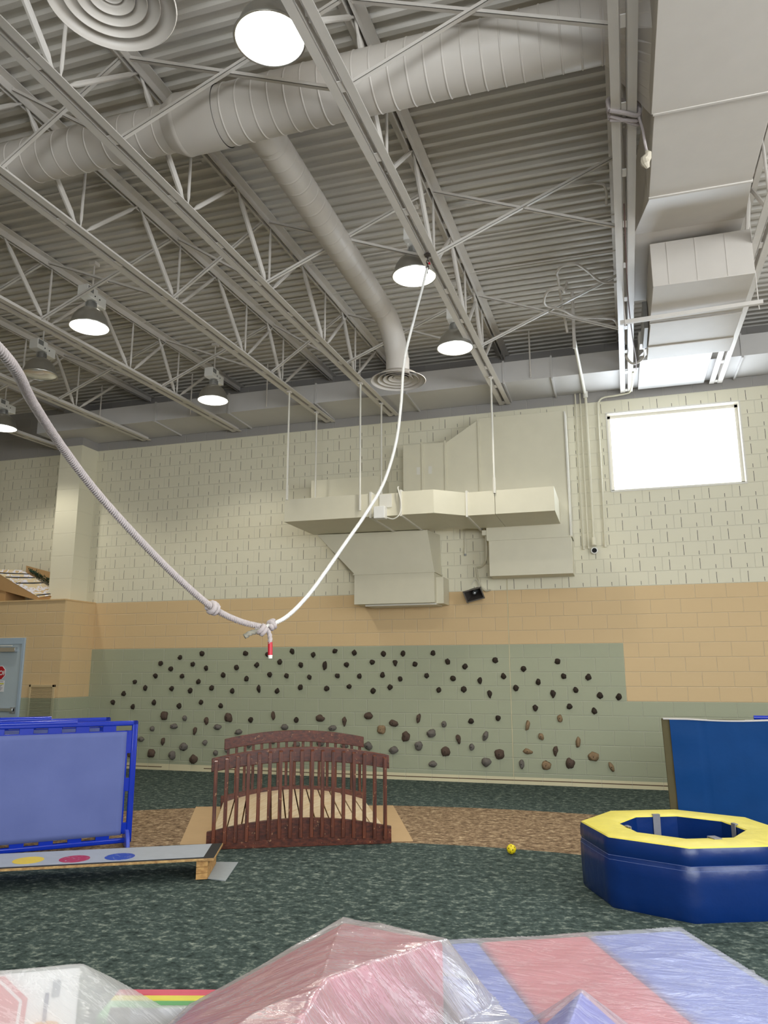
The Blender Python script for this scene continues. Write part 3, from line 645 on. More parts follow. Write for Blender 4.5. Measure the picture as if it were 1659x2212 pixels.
def high_bay(x, y, label, on, z=ZL):
    t = thing('high_bay_lamp', (x, y, z), label, 'lamp', 'high bay lamps')
    o = MB().lathe([(.226, 0), (.220, .008), (.212, .05), (.192, .115), (.155, .175), (.105, .222), (.066, .24)], (x, y, z), 44).build('reflector', 'alu', t, smooth='all')
    s = o.modifiers.new('thick', 'SOLIDIFY'); s.thickness = .003
    MB().lathe([(.231, -.006), (.235, .002), (.231, .010), (.221, .010), (.217, .0), (.222, -.006), (.231, -.006)], (x, y, z), 44).build('rim', 'alu', t, smooth='all')
    MB().lathe([(0, -.018), (.08, -.016), (.15, -.010), (.205, 0), (.218, .004)], (x, y, z), 44).build('lens', 'lens_on' if on else 'lens_off', t, smooth='all')
    fin = MB().lathe([(.058, .235), (.058, .315), (.0, .315)], (x, y, z), 20)
    for k in range(10):
        a = 2*PI*k/10; fin.box(-.004, .004, .05, .068, .235, .31, Matrix.Translation((x, y, z)) @ Matrix.Rotation(a, 4, 'Z'))
    fin.build('socket_housing', 'galv', t, smooth=True)
    zb = z+.30
    bb = MB().box(x-.07, x+.07, y-.17, y+.02, zb+.03, zb+.17).build('ballast_box', 'ballast', t, bevel=.006)
    MB().box(x-.062, x+.062, y+.025, y+.19, zb+.0, zb+.13).build('ballast_box', 'ballast', t, bevel=.006)
    MB().box(x+.070, x+.072, y-.155, y-.06, zb+.09, zb+.155).build('nameplate', 'label_grey', t)
    for yy in (-.03, .06): MB().lathe([(0, 0), (.009, 0), (.009, .003), (0, .003)], (x+.068+.004*(yy < 0), y+yy, zb+.07), 12, 'X').build('knockout', 'dark', t)
    MB().box(x-.02, x+.02, y-.04, y+.04, zb+.17, zb+.20).build('hanger_bracket', 'grey_metal', t)
    MB().tube([(x, y, zb+.19), (x, y, zd(y)+.02)], .011, 8).build('stem', 'steel', t, smooth=True)
    MB().box(x-.045, x+.045, y-.045, y+.045, zd(y)-.05, zd(y)-.005).build('mounting_box', 'steel', t, bevel=.004)
    if on: lamp_light(x, y, z-.035, LAMP_W)
for (x, y), lb, on in LAMPS: high_bay(x, y, lb, on)
# more of the same lamps hang over the rest of the hall, outside the picture
for x, y, lb in ((3.2, -4.6, 'lit lamp right of the rectangular duct'), (3.2, -8.0, 'lit lamp to the right of the camera'), (-1.5, -11.5, 'lit lamp straight above the camera'), (3.2, -12, 'lit lamp behind the camera at right'),
                 (-5.4, -8.5, 'lit lamp left of the camera above the screens'), (-5.4, -12, 'lit lamp behind the camera at left')): high_bay(x, y, lb+', outside the picture', True)

# ------------------------------------------------------------------ ropes
ropeL = [(-1.29, -12.4, 5.72), (-1.29, -12.2, 4.9), (-1.28, -11.5, 3.6), (-1.26, -10.7, 2.85), (-1.248, -10.22, 2.575), (-1.316, -9.897, 2.508), (-1.496, -9.598, 2.505), (-1.655, -9.265, 2.467), (-1.725, -8.941, 2.354), (-1.717, -8.640, 2.205), (-1.694, -8.334, 2.059), (-1.643, -8.079, 1.935), (-1.579, -7.919, 1.877), (-1.50, -7.815, 1.850)]
def resample(P, step):
    P = catmull(P, 220); out = [P[0]]; acc = 0
    for a, b in zip(P[:-1], P[1:]):
        acc += (b-a).length
        if acc >= step: out.append(b); acc = 0
    return out
def knot(c, d, R, r, turns=3):
    """an overhand lump: rope wound round the standing part"""
    d = Vector(d).normalized(); u = d.orthogonal().normalized(); v = d.cross(u); P = []
    for k in range(turns*16+1):
        a = 2*PI*k/16; s = (k/(turns*16)-.5); P.append(Vector(c)+d*(s*R*1.8)+u*(math.cos(a)*R*(1.05-.5*abs(s)))+v*(math.sin(a)*R*(1.05-.5*abs(s))))
    return MB().tube(P, r, 12, True, 3, .3, 120)
rl = thing('climbing_rope', ropeL[-1], 'thick twisted rope rising to the left edge, with a single knot part way', 'rope', 'ropes knotted together')
MB().tube(resample(ropeL, .0025), .0125, 14, True, 3, .85, 165).build('rope_strand', 'rope', rl, smooth='all')
knot((-1.643, -8.079, 1.935), (-.06, -.25, .12), .024, .0135, 2).build('knot', 'rope', rl, smooth='all')
ropeR = [(-1.476, -7.796, 1.848), (-1.406, -7.681, 1.911), (-1.374, -7.466, 2.044), (-1.349, -7.277, 2.192), (-1.310, -7.015, 2.417), (-1.262, -6.734, 2.667), (-1.226, -6.415, 2.968), (-1.218, -6.117, 3.357), (-1.230, -5.922, 3.738), (-1.257, -5.71, 4.20), (-1.238, -5.44, 4.70), (-1.222, -5.20, 5.10), (-1.210, -5.02, 5.42)]
rr_ = thing('climbing_rope', ropeR[0], 'thinner white rope rising to the right up to a chain on a roof joist', 'rope', 'ropes knotted together')
rr_['label'] = 'thinner white rope rising steeply on the right to a chain on the roof joist'
MB().tube(resample(ropeR, .0025), .0092, 12, True, 3, .8, 190).build('rope_strand', 'rope_white', rr_, smooth='all')
for c, d, R in (((-1.49, -7.82, 1.835), (.3, .3, -.5), .022), ((-1.455, -7.77, 1.862), (.3, .5, .4), .020)): knot(c, d, R, .0115, 2).build('knot', 'rope', rr_, smooth='all')
MB().tube(catmull([(-1.50, -7.82, 1.83), (-1.535, -7.86, 1.815), (-1.56, -7.88, 1.795)], 12), .0125, 12, True, 3, .4, 95).build('rope_tail', 'rope_grey', rr_, smooth='all')
MB().tube(catmull([(-1.47, -7.79, 1.84), (-1.455, -7.79, 1.80), (-1.452, -7.79, 1.76)], 12), .011, 12, True, 3, .4, 95).build('rope_tail', 'rope', rr_, smooth='all')
MB().tube([(-1.452, -7.79, 1.768), (-1.450, -7.79, 1.70)], .0125, 14).build('red_tape', 'red_tape', rr_, smooth=True)['label'] = 'red taped rope end'
MB().tube([(-1.450, -7.79, 1.70), (-1.449, -7.79, 1.682)], [.0125, .010], 12).build('frayed_tip', 'rope_white', rr_)
for k in range(6):
    z = 5.40+.035*k; c = Vector((-1.209, -5.01+.006*k, z)); P = []
    for j in range(17):
        a = 2*PI*j/16; P.append(c+(Vector((math.cos(a)*.013, 0, math.sin(a)*.024)) if k % 2 else Vector((0, math.cos(a)*.013, math.sin(a)*.024))))
    MB().tube(P, .0045, 6, False).build('chain_link', 'chain', rr_, smooth='all')
MB().box(-1.24, -1.18, -5.01, -4.96, 5.575, 5.60).build('beam_clamp', 'chain', rr_)
MB().box(-1.195, -1.18, -5.02, -5.0, 5.47, 5.485).build('red_marker', 'red_tape', rr_)

# ------------------------------------------------------------------ climbing holds
HOLDS = [(-6.796,1.835,'s'),(-6.383,1.895,'s'),(-5.568,1.892,'s'),(-5.173,1.871,'s'),(-4.736,1.917,'s'),(-4.367,1.862,'s'),(-3.994,1.916,'s'),(-3.669,1.884,'s'),(-7.167,1.737,'s'),(-6.546,1.719,'s'),(-6.963,1.645,'s'),(-6.291,1.652,'s'),(-5.725,1.66,'s'),(-5.357,1.702,'s'),(-4.949,1.75,'s'),(-4.578,1.699,'s'),(-4.165,1.686,'e'),(-3.796,1.702,'s'),(-7.253,1.528,'s'),(-7.658,1.427,'s'),(-6.739,1.522,'s'),(-6.424,1.433,'s'),(-5.964,1.539,'s'),(-5.539,1.481,'s'),(-5.121,1.548,'s'),(-4.825,1.528,'s'),(-4.426,1.508,'s'),(-3.95,1.528,'s'),(-3.58,1.522,'s'),(-7.442,1.325,'s'),(-7.864,1.228,'s'),(-6.929,1.318,'s'),(-6.574,1.287,'s'),(-6.173,1.33,'s'),(-5.786,1.282,'s'),(-5.311,1.322,'e'),(-4.984,1.287,'s'),(-4.577,1.348,'s'),(-4.129,1.331,'s'),(-3.748,1.363,'s'),(-8.068,1.084,'s'),(-7.663,1.012,'s'),(-7.259,1.088,'s'),(-6.769,1.034,'s'),(-6.358,1.097,'s'),(-5.992,1.045,'s'),(-7.044,0.871,'L'),(-6.648,0.839,'g'),(-6.242,0.801,'v'),(-5.841,0.862,'L'),(-5.437,0.831,'s'),(-5.04,0.9,'v'),(-4.638,0.841,'s'),(-4.233,0.873,'w'),(-3.825,0.83,'v'),(-7.258,0.658,'g'),(-6.846,0.704,'h'),(-6.446,0.636,'v'),(-6.036,0.707,'h'),(-5.647,0.637,'h'),(-4.839,0.726,'h'),(-4.02,0.725,'h'),(-7.464,0.483,'h'),(-7.041,0.454,'v'),(-6.645,0.383,'G'),(-6.251,0.459,'g'),(-5.451,0.433,'g'),(-5.038,0.504,'g'),(-4.629,0.459,'h'),(-4.221,0.504,'G'),(-3.822,0.465,'h'),(-7.677,0.245,'v'),(-7.251,0.26,'L'),(-6.852,0.242,'G'),(-6.452,0.193,'L'),(-6.047,0.299,'g'),(-5.845,0.352,'g'),(-3.188,1.866,'s'),(-2.867,1.869,'s'),(-2.39,1.868,'s'),(-3.37,1.739,'s'),(-2.994,1.718,'t'),(-2.677,1.702,'s'),(-2.163,1.741,'s'),(-1.898,1.667,'s'),(-1.437,1.756,'s'),(-1.024,1.63,'s'),(-0.526,1.735,'s'),(-3.201,1.539,'s'),(-2.914,1.481,'s'),(-2.495,1.53,'s'),(-2.086,1.49,'s'),(-1.678,1.453,'t'),(-1.325,1.522,'s'),(-0.816,1.439,'s'),(-0.446,1.522,'s'),(-0.102,1.507,'s'),(-3.355,1.298,'s'),(-3.081,1.355,'s'),(-2.311,1.317,'s'),(-1.926,1.33,'s'),(-1.536,1.261,'t'),(-1.147,1.352,'s'),(-0.61,1.267,'t'),(-0.289,1.328,'s'),(0.045,1.254,'s'),(0.302,1.235,'s'),(-0.873,1.072,'s'),(-0.388,1.096,'s'),(-0.045,1.037,'s'),(-3.431,0.92,'w'),(-3.025,0.819,'w'),(-2.632,0.894,'v'),(-2.236,0.819,'g'),(-1.827,0.87,'s'),(-1.423,0.921,'s'),(-0.996,0.823,'u'),(-0.531,0.927,'t2'),(-3.223,0.721,'T'),(-2.831,0.63,'L'),(-2.434,0.684,'G'),(-2.02,0.606,'v'),(-1.617,0.662,'g2'),(-0.81,0.672,'t2'),(-0.292,0.603,'u'),(-3.434,0.475,'G'),(-3.027,0.424,'G'),(-2.634,0.5,'G'),(-2.219,0.427,'L'),(-1.826,0.5,'g'),(-1.416,0.411,'w2'),(-1.011,0.46,'t3'),(-0.616,0.476,'v'),(-0.093,0.414,'T'),(-2.419,0.24,'h'),(-1.617,0.293,'G'),(-1.101,0.282,'g2'),(-0.753,0.275,'T'),(-0.42,0.315,'L'),(0.145,0.28,'u')]
def hold_mesh(t, sx, sz, dep, sd):
    bm = bmesh.new(); bmesh.ops.create_icosphere(bm, subdivisions=3, radius=1)
    off = Vector((sd*3.1, sd*1.7, sd*.9))
    for v in bm.verts:
        p = v.co.copy(); n = 1+.28*noise.noise(p*1.3+off)+.12*noise.noise(p*3+off)
        if t in 'Tv' or t == 't2': n *= 1-.25*max(0, 1-((p.x-.1)**2+(p.z-.15)**2)*6)*(p.y < 0)
        x, y, z = p.x*n, p.y*n, p.z*n
        m = max(abs(p.x), abs(p.z)); x *= 1+.12*m; z *= 1+.12*m
        if t == 't': x *= .55+.45*(z+1)/2*1.2
        if t == 'v': x *= .75+.3*(z+1)/2
        if t == 'L' and abs(x) > .6 and z < -.3: z *= 1.25
        v.co = (x*sx, min(0, y*dep), z*sz)
    me = bpy.data.meshes.new('climbing_hold'); bm.to_mesh(me); bm.free()
    for p in me.polygons: p.use_smooth = True
    return me
SPEC = {'s': (.035, .038, .05, 'h_dark', 'small dark rounded'), 'e': (.030, .062, .05, 'h_dark', 'long dark drop-shaped'), 't': (.038, .048, .05, 'h_dark', 'dark triangular'), 'g': (.036, .042, .055, 'h_grey', 'small grey'),
        'h': (.056, .040, .06, 'h_grey', 'wide grey ledge-shaped'), 'G': (.060, .055, .07, 'h_grey', 'large lumpy grey'), 'v': (.034, .058, .055, 'h_brown', 'upright tapering brown-grey'), 'w': (.064, .044, .06, 'h_brown', 'wide dark brown'),
        'L': (.062, .064, .06, 'h_brown', 'large knobbly brown'), 'u': (.028, .066, .05, 'h_tan', 'narrow upright tan'), 'T': (.062, .058, .065, 'h_tan', 'large pocketed tan'), 't2': (.030, .050, .055, 'h_tan', 'slim tilted tan'),
        't3': (.060, .034, .05, 'h_tan', 'wide flat tan'), 'g2': (.036, .062, .06, 'h_grey', 'upright grey pocketed'), 'w2': (.064, .060, .06, 'h_brown', 'big rounded brown')}
ordn = ['leftmost', 'second', 'third', 'fourth', 'fifth', 'sixth', 'seventh', 'eighth', 'ninth', 'tenth', 'eleventh', 'twelfth', 'thirteenth', 'fourteenth', 'fifteenth', 'sixteenth', 'seventeenth', 'eighteenth', 'nineteenth', 'twentieth', 'twenty-first', 'twenty-second']
cour = ['top', 'second', 'third', 'fourth', 'fifth', 'sixth', 'seventh', 'eighth', 'ninth', 'lowest']; cour = [c+' green' for c in cour]
rows = {}
for h in HOLDS: rows.setdefault(max(0, min(9, int((1.987-h[1])/.2032))), []).append(h)
sd = 0
for rw in sorted(rows):
    for i, (x, z, t) in enumerate(sorted(rows[rw])):
        sd += 1; sx, sz, dep, mt_, ds = SPEC[t]
        me = hold_mesh(t, sx*random.uniform(.92, 1.1), sz*random.uniform(.92, 1.1), dep, sd); me.materials.append(M[mt_])
        o = bpy.data.objects.new('climbing_hold', me); col.objects.link(o); o.location = (x, -.001, z); o.rotation_euler = (0, random.uniform(-.4, .4) if t in ('s', 'u', 't2', 'g2') else random.uniform(-.15, .15), 0)
        o['_o'] = (x, -.001, z)
        if i == 0: od = 'leftmost in'
        elif i == len(rows[rw])-1: od = 'rightmost in'
        else: od = '%s from left in' % ordn[i]
        tag(o, '%s climbing hold, %s the %s block course' % (ds, od, cour[rw]), 'climbing hold', 'climbing holds on the green wall')
        if t != 's':
            mb = MB().lathe([(0, 0), (.007, 0), (.007, .004), (0, .004)], (0, 0, 0), 10, 'Y'); mb.v = [(a, b-dep*1.02, c) for a, b, c in mb.v]
            me2 = bpy.data.meshes.new('bolt'); me2.from_pydata(mb.v, [], mb.f); me2.materials.append(M['dark']); b = bpy.data.objects.new('bolt', me2); col.objects.link(b); b.parent = o; b['_o'] = (x, 0, z)

# ------------------------------------------------------------------ door, louvre and boxes at left
YW = -.78
dr = struct('door_1', MB().box(-10.42, -9.345, YW-.012, YW+.002, 0, 2.10), 'door', 'pale grey-blue steel door with a stop sign')
fm = MB(); fm.box(-9.372, -9.318, YW-.035, YW, 0, 2.17); fm.box(-10.44, -9.372, YW-.035, YW, 2.065, 2.17); fm.box(-10.5, -10.44, YW-.035, YW, 0, 2.17); fm.build('door_frame', 'door_frame', dr, bevel=.004)
MB().box(-9.80, -9.47, YW-.075, YW-.012, 1.93, 2.01).build('door_closer', 'chrome', dr, bevel=.006)
MB().box(-9.95, -9.55, YW-.06, YW-.045, 2.03, 2.045).build('closer_arm', 'ballast', dr)
MB().box(-10.3, -9.40, YW-.085, YW-.035, .945, 1.005).build('push_bar', 'chrome', dr, bevel=.01)
MB().box(-9.46, -9.40, YW-.075, YW-.012, .92, 1.02).build('push_bar_housing', 'grey_metal', dr, bevel=.006)
sg = thing('stop_sign', (-9.80, YW-.016, 1.58), 'red octagonal STOP notice with a printed white sheet below, stuck on the door', 'sign')
def octo(cx, cz, r, y):
    return [(cx+r*math.cos(PI/8+k*PI/4), y, cz+r*math.sin(PI/8+k*PI/4)) for k in range(8)]
MB().prism(octo(-9.79, 1.585, .125, YW-.017), (0, .004, 0)).build('octagon_border', 'sign_white', sg)
MB().prism(octo(-9.79, 1.585, .116, YW-.019), (0, .004, 0)).build('octagon', 'sign_red', sg)
def text(body, loc, size, mat, parent, rx=90, rz=0):
    cu = bpy.data.curves.new('lettering', 'FONT'); cu.body = body; cu.size = size; cu.extrude = .001; cu.align_x = 'CENTER'; cu.offset = size*.02
    tmp = bpy.data.objects.new('lettering', cu); col.objects.link(tmp)
    me = bpy.data.meshes.new_from_object(tmp.evaluated_get(bpy.context.evaluated_depsgraph_get())); bpy.data.objects.remove(tmp)
    o = bpy.data.objects.new('lettering', me); me.materials.clear(); me.materials.append(M[mat]); col.objects.link(o)
    o.parent = parent; o.location = Vector(loc)-Vector(parent['_o']); o.rotation_euler = (math.radians(rx), 0, math.radians(rz)); o['_o'] = tuple(loc); return o
text('STOP', (-9.79, YW-.0205, 1.548), .105, 'sign_white', sg)
MB().box(-9.905, -9.675, YW-.017, YW-.013, 1.27, 1.455).build('notice_sheet', 'sign_white', sg)
MB().box(-9.895, -9.685, YW-.019, YW-.016, 1.395, 1.412).build('yellow_line', 'sign_yellow', sg)
for k, wz in enumerate((1.435, 1.375, 1.355, 1.335, 1.315, 1.295)): MB().box(-9.88, -9.70-.02*(k % 3), YW-.0185, YW-.016, wz-.003, wz+.003).build('text_line', 'text_dark', sg)
lv = thing('wall_louvre', (-8.9, YW, .3), 'tall louvred vent grille in the wall beside the door', 'vent')
fm = MB(); x0, x1 = -9.147, -8.637; fm.box(x0, x0+.033, YW-.03, YW, .25, 1.392); fm.box(x1-.045, x1, YW-.03, YW, .25, 1.392); fm.box(x0, x1, YW-.03, YW, 1.352, 1.392); fm.box(x0, x1, YW-.03, YW, .25, .29)
fm.build('louvre_frame', 'louvre', lv, bevel=.003)
MB().box(x0+.03, x1-.04, YW-.005, YW-.001, .29, 1.352).build('louvre_back', 'dark', lv)
sl = MB(); z = .30
while z < 1.34:
    sl.hexa([(x0+.03, YW-.026, z), (x1-.04, YW-.026, z), (x1-.04, YW-.004, z+.020), (x0+.03, YW-.004, z+.020)], [(x0+.03, YW-.026, z+.004), (x1-.04, YW-.026, z+.004), (x1-.04, YW-.004, z+.024), (x0+.03, YW-.004, z+.024)]); z += .0235
sl.build('louvre_slats', 'louvre', lv)

cb = thing('cardboard_box', (-9.7, -.45, 2.95), 'open cardboard box tilted on the ledge, its lid covered with clear tape and black straps', 'box')
A = Vector((-10.45, -.62, 3.23)); B = Vector((-9.27, -.62, 2.83)); D = B-A; U = Vector((.08, .0, .26)); W = Vector((0, .42, .0))
lid0 = [Vector((-10.35, -.62, 3.39)), Vector((-9.27, -.62, 2.862)), Vector((-9.11, -.30, 2.95)), Vector((-9.98, -.30, 3.40))]
MB().hexa([Vector((-10.5, -.62, 3.12)), Vector((-9.30, -.62, 2.82)), Vector((-9.12, -.12, 2.82)), Vector((-10.4, -.12, 3.10))], [lid0[0], lid0[1], lid0[2]+Vector((0, .02, -.02)), lid0[3]+Vector((0, .02, -.02))]).build('box_body', 'cardboard', cb)
lidb = [p+Vector((0, -.004, .006)) for p in lid0]; lidt = [p+Vector((0, 0, .016)) for p in lid0]
MB().hexa(lidb, lidt).build('box_flap', 'box_print', cb)
MB().hexa([(-9.98, -.20, 3.36), (-9.08, -.20, 3.06), (-9.08, -.19, 3.06), (-9.98, -.19, 3.36)], [(-10.03, -.16, 3.52), (-9.07, -.16, 3.27), (-9.07, -.15, 3.27), (-10.03, -.15, 3.52)]).build('box_flap', 'cardboard', cb)
for s in (.12, .28, .50, .93):
    p0 = lid0[0].lerp(lid0[1], s); p1 = lid0[3].lerp(lid0[2], s+.04); e = (lid0[1]-lid0[0]).normalized()*.035; h = Vector((0, 0, .02))
    MB().hexa([p0, p0+e, p1+e, p1], [p0+h, p0+e+h, p1+e+h, p1+h]).build('black_strap', 'tape_black', cb)
gr = thing('garland', (-9.5, -.2, 3.2), 'dark green artificial pine garland inside the open cardboard box', 'garland')
mb = MB()
for k in range(420):
    s = random.random(); c = Vector((-9.88, -.23, 3.385)).lerp(Vector((-9.12, -.23, 3.02)), s)+Vector((random.gauss(0, .02), random.gauss(0, .012), random.gauss(.03, .025)))
    d = Vector((random.gauss(0, 1), random.gauss(-.3, 1), random.gauss(.3, 1))).normalized()*.05; o_ = d.orthogonal().normalized()*.006
    mb.add([c-o_, c+o_, c+d], [(0, 1, 2)])
mb.build('foliage', 'pine_garland', gr)
b2 = thing('cardboard_box', (-10.1, -.4, 2.81), 'closed brown cardboard box under the tilted one, at the left edge of the ledge', 'box')
MB().box(-10.8, -10.02, -.60, -.12, 2.812, 3.06).build('box_body', 'cardboard', b2, bevel=.004)
b3 = MB().box(-10.0, -9.14, -.35, -.1, 2.812, 2.83).build('cardboard_sheet', 'cardboard'); tag(b3, 'flat sheet of cardboard in the shade under the tilted box', 'cardboard')

# ------------------------------------------------------------------ wooden bridge
FL = Vector((-3.385, -4.905, 0)); FR = Vector((-1.855, -4.185, 0)); ex = (FR-FL).normalized(); ey = Vector((-ex.y, ex.x, 0)); LB = (FR-FL).length
def B3(s, d, z): return FL+ex*s+ey*d+Vector((0, 0, z))
bdp = 2.15
mat_ = MB().prism([(-3.75, -4.79, .003), (-1.666, -4.03, .003), (-2.40, -2.20, .003), (-4.66, -2.95, .003)], (0, 0, .005)).build('floor_sheet', 'kraft'); tag(mat_, 'tan hardboard sheet lying under the wooden bridge', 'sheet')
br = thing('wooden_bridge', tuple(FL), 'small arched mahogany footbridge with slatted railings', 'bridge')
def arc(s, h0, hc): return h0+(hc-h0)*(1-((s/LB)*2-1)**2)
def arched(d0, d1, z0a, z0c, z1a, z1c, s0=0, s1=None, n=24):
    s1 = LB if s1 is None else s1; bot, top = [], []
    vs = []
    for k in range(n+1):
        s = s0+(s1-s0)*k/n; a, b = arc(min(max(s, 0), LB), z0a, z0c), arc(min(max(s, 0), LB), z1a, z1c)
        vs += [B3(s, d0, a), B3(s, d0, b), B3(s, d1, b), B3(s, d1, a)]
    fs = []
    for k in range(n):
        i = 4*k; fs += [(i, i+4, i+5, i+1), (i+1, i+5, i+6, i+2), (i+2, i+6, i+7, i+3), (i+3, i+7, i+4, i)]
    fs += [(0, 1, 2, 3), (4*n+3, 4*n+2, 4*n+1, 4*n)]
    return MB().add(vs, fs)
for side, d in ((0, 0), (1, bdp)):
    dd = (d+.02, d+.06) if side == 0 else (d-.06, d-.02)
    arched(dd[0], dd[1], .0, .0, .155, .253, -.02, LB+.02).build('stringer', 'mahogany', br, bevel=.004)
    rs = (d+.02, d+.055) if side == 0 else (d-.055, d-.02)
    arched(rs[0], rs[1], .68, .762, .806, .898, -.0, LB).build('handrail', 'mahogany', br, bevel=.006)
    ps = (d-.018, d+.018) if side == 0 else (d-.018, d+.018)
    for k in range(17):
        s = .045+(LB-.09)*k/16; zt = arc(s, .785, .875); zb = max(.03, arc(s, .035, .085))
        P = []
        mb = MB(); a0, a1 = s-.017, s+.017
        mb.hexa([B3(a0, ps[0], zb), B3(a1, ps[0], zb), B3(a1, ps[1], zb), B3(a0, ps[1], zb)], [B3(a0, ps[0], zt-.015), B3(a1, ps[0], zt-.015), B3(a1, ps[1], zt), B3(a0, ps[1], zt)])
        mb.build('baluster', 'mahogany_post', br, bevel=.003)
nb_ = 12
for k in range(nb_):
    s0 = LB*k/nb_+.012; s1 = LB*(k+1)/nb_-.002; z0, z1 = arc(s0, .08, .215), arc(s1, .08, .215)
    MB().hexa([B3(s0, .06, z0-.02), B3(s1, .06, z1-.02), B3(s1, bdp-.06, z1-.02), B3(s0, bdp-.06, z0-.02)], [B3(s0, .06, z0), B3(s1, .06, z1), B3(s1, bdp-.06, z1), B3(s0, bdp-.06, z0)]).build('deck_board', 'pine', br, bevel=.004)

# ------------------------------------------------------------------ balance board with coloured dots
bo = thing('balance_board', (-3.6, -6.0, 0), 'long low grey plank with yellow, red and blue dots at lower left', 'balance board')
c_fr = Vector((-3.02, -5.30, .165)); c_nr = Vector((-2.825, -5.80, .165)); dl = Vector((-.876, -.482, 0)); c_fl = c_fr+dl*3.2; c_nl = c_nr+dl*3.2
dn = Vector((0, 0, -.018)); up = Vector((0, 0, .0015))
MB().hexa([c_nl+dn, c_nr+dn, c_fr+dn, c_fl+dn], [c_nl, c_nr, c_fr, c_fl]).build('plank', 'plyedge', bo, bevel=.002)
wv_ = (c_nr-c_fr).normalized()
def rect(s0, s1, w0, w1, h): return [c_fr-dl*(-s0)+wv_*w0+up*h, c_fr-dl*(-s1)+wv_*w0+up*h, c_fr-dl*(-s1)+wv_*w1+up*h, c_fr-dl*(-s0)+wv_*w1+up*h]
WD = (c_nr-c_fr).length
def slab(s0, s1, w0, w1, h, mat, name):
    r = rect(s0, s1, w0, w1, h); return MB().hexa([p-up for p in r], r).build(name, mat, bo)
slab(.005, 3.19, .008, WD-.008, 1, 'beam_black', 'grip_surface')
slab(.09, 3.15, .02, WD-.05, 2, 'beam_grey', 'grey_panel')
for (cx, cy, mt_, nm) in ((-4.182, -6.286, 'dot_yellow', 'yellow_dot'), (-3.863, -6.146, 'dot_red', 'red_dot'), (-3.566, -5.981, 'dot_blue', 'blue_dot')):
    MB().lathe([(0, .0), (.115, .0), (.115, .0015), (0, .0015)], (cx, cy, .1683), 40).build(nm, mt_, bo)['label'] = nm.replace('_', ' ')
e2 = dl.copy()
def blk(s0, s1, w0, w1, z0, z1, nm):
    a = [c_fr+dl*s0+wv_*w0, c_fr+dl*s1+wv_*w0, c_fr+dl*s1+wv_*w1, c_fr+dl*s0+wv_*w1]
    return MB().hexa([Vector((p.x, p.y, z0)) for p in a], [Vector((p.x, p.y, z1)) for p in a]).build(nm, 'lumber', bo, bevel=.002)
for k in range(3): blk(.05, .14, .02, WD-.02, .008+.046*k, .052+.046*k, 'support_block')
blk(3.0, 3.1, .02, WD-.02, .0, .145, 'support_block')
pad = MB().prism([(-3.0, -5.76, .002), (-2.72, -5.80, .002), (-2.90, -5.24, .002), (-3.12, -5.30, .002)], (0, 0, .006)).build('felt_pad', 'felt'); tag(pad, 'grey felt pad under the end of the balance board', 'pad')

# ------------------------------------------------------------------ blue framed screens
def screen(p0, dirv, Ln, H, label, foot=True):
    t = thing('folding_screen', tuple(p0), label, 'screen', 'blue framed screens'); e = Vector(dirv).normalized(); n_ = Vector((-e.y, e.x, 0))
    if n_.y > 0: n_ = -n_
    def P(s, d, z): return Vector(p0)+e*s+n_*d+Vector((0, 0, z))
    def bar(s0, s1, z0, z1, th=.025): return MB().hexa([P(s0, -th, z0), P(s1, -th, z0), P(s1, th, z0), P(s0, th, z0)], [P(s0, -th, z1), P(s1, -th, z1), P(s1, th, z1), P(s0, th, z1)])
    fr = MB()
    for args in ((0, .055, .04, H), (Ln-.055, Ln, .04, H), (0, Ln, H-.045, H), (0, Ln, .04, .085)): fr.v += bar(*args).v; fr.f += [tuple(i+8*(len(fr.f)//6) for i in f) for f in bar(*args).f]
    fr.build('outer_frame', 'plastic_blue', t, bevel=.012, seg=3)
    inn = MB()
    for args in ((.085, .115, .12, H-.09), (Ln-.115, Ln-.085, .12, H-.09), (.085, Ln-.085, H-.115, H-.09), (.085, Ln-.085, .12, .145)): inn.v += bar(*args, .018).v; inn.f += [tuple(i+8*(len(inn.f)//6) for i in f) for f in bar(*args, .018).f]
    def tie(s0, s1, z0, z1): inn.v += bar(s0, s1, z0, z1, .018).v; inn.f += [tuple(i+8*(len(inn.f)//6) for i in f) for f in bar(s0, s1, z0, z1, .018).f]
    for z0, z1 in ((H-.30, H-.09), (.50, .62), (.12, .22)): tie(.05, .09, z0, z1); tie(Ln-.09, Ln-.05, z0, z1)
    s = .20
    while s < Ln-.2: tie(s, s+.12, H-.10, H-.04); tie(s, s+.12, .08, .125); s += .24
    inn.build('inner_frame', 'plastic_blue', t, bevel=.004)
    nx, nz = 30, 20; vs = []; f_ = []
    for i in range(nx+1):
        for j in range(nz+1):
            s = .10+(Ln-.20)*i/nx; z = .115+(H-.215)*j/nz; edge = min(i, nx-i, j, nz-j)/6; d = .022+.012*min(1, edge)*noise.noise(Vector((s*3, z*2, 0)))
            vs.append(P(s, d, z))
    f_ = [(i*(nz+1)+j, (i+1)*(nz+1)+j, (i+1)*(nz+1)+j+1, i*(nz+1)+j+1) for i in range(nx) for j in range(nz)]
    o = MB().add(vs, f_).build('fabric_panel', 'fabric', t, smooth='all'); sm = o.modifiers.new('thick', 'SOLIDIFY'); sm.thickness = .004
    for s in (.03, Ln-.03):
        fo = []
        for k in range(17): a = PI*k/16; fo.append(P(s, .18*math.cos(a), .01+.15*math.sin(a)))
        MB().prism(fo, e*.035).build('foot', 'plastic_lblue', t, bevel=.008)
    for s, w_ in ((.55, .7), (1.35, .5)):
        MB().tube([P(s, 0, H-.004), P(min(s+w_, Ln-.05), 0, H-.004)], .028, 14).build('tube_sleeve', 'plastic_blue', t, smooth=True)
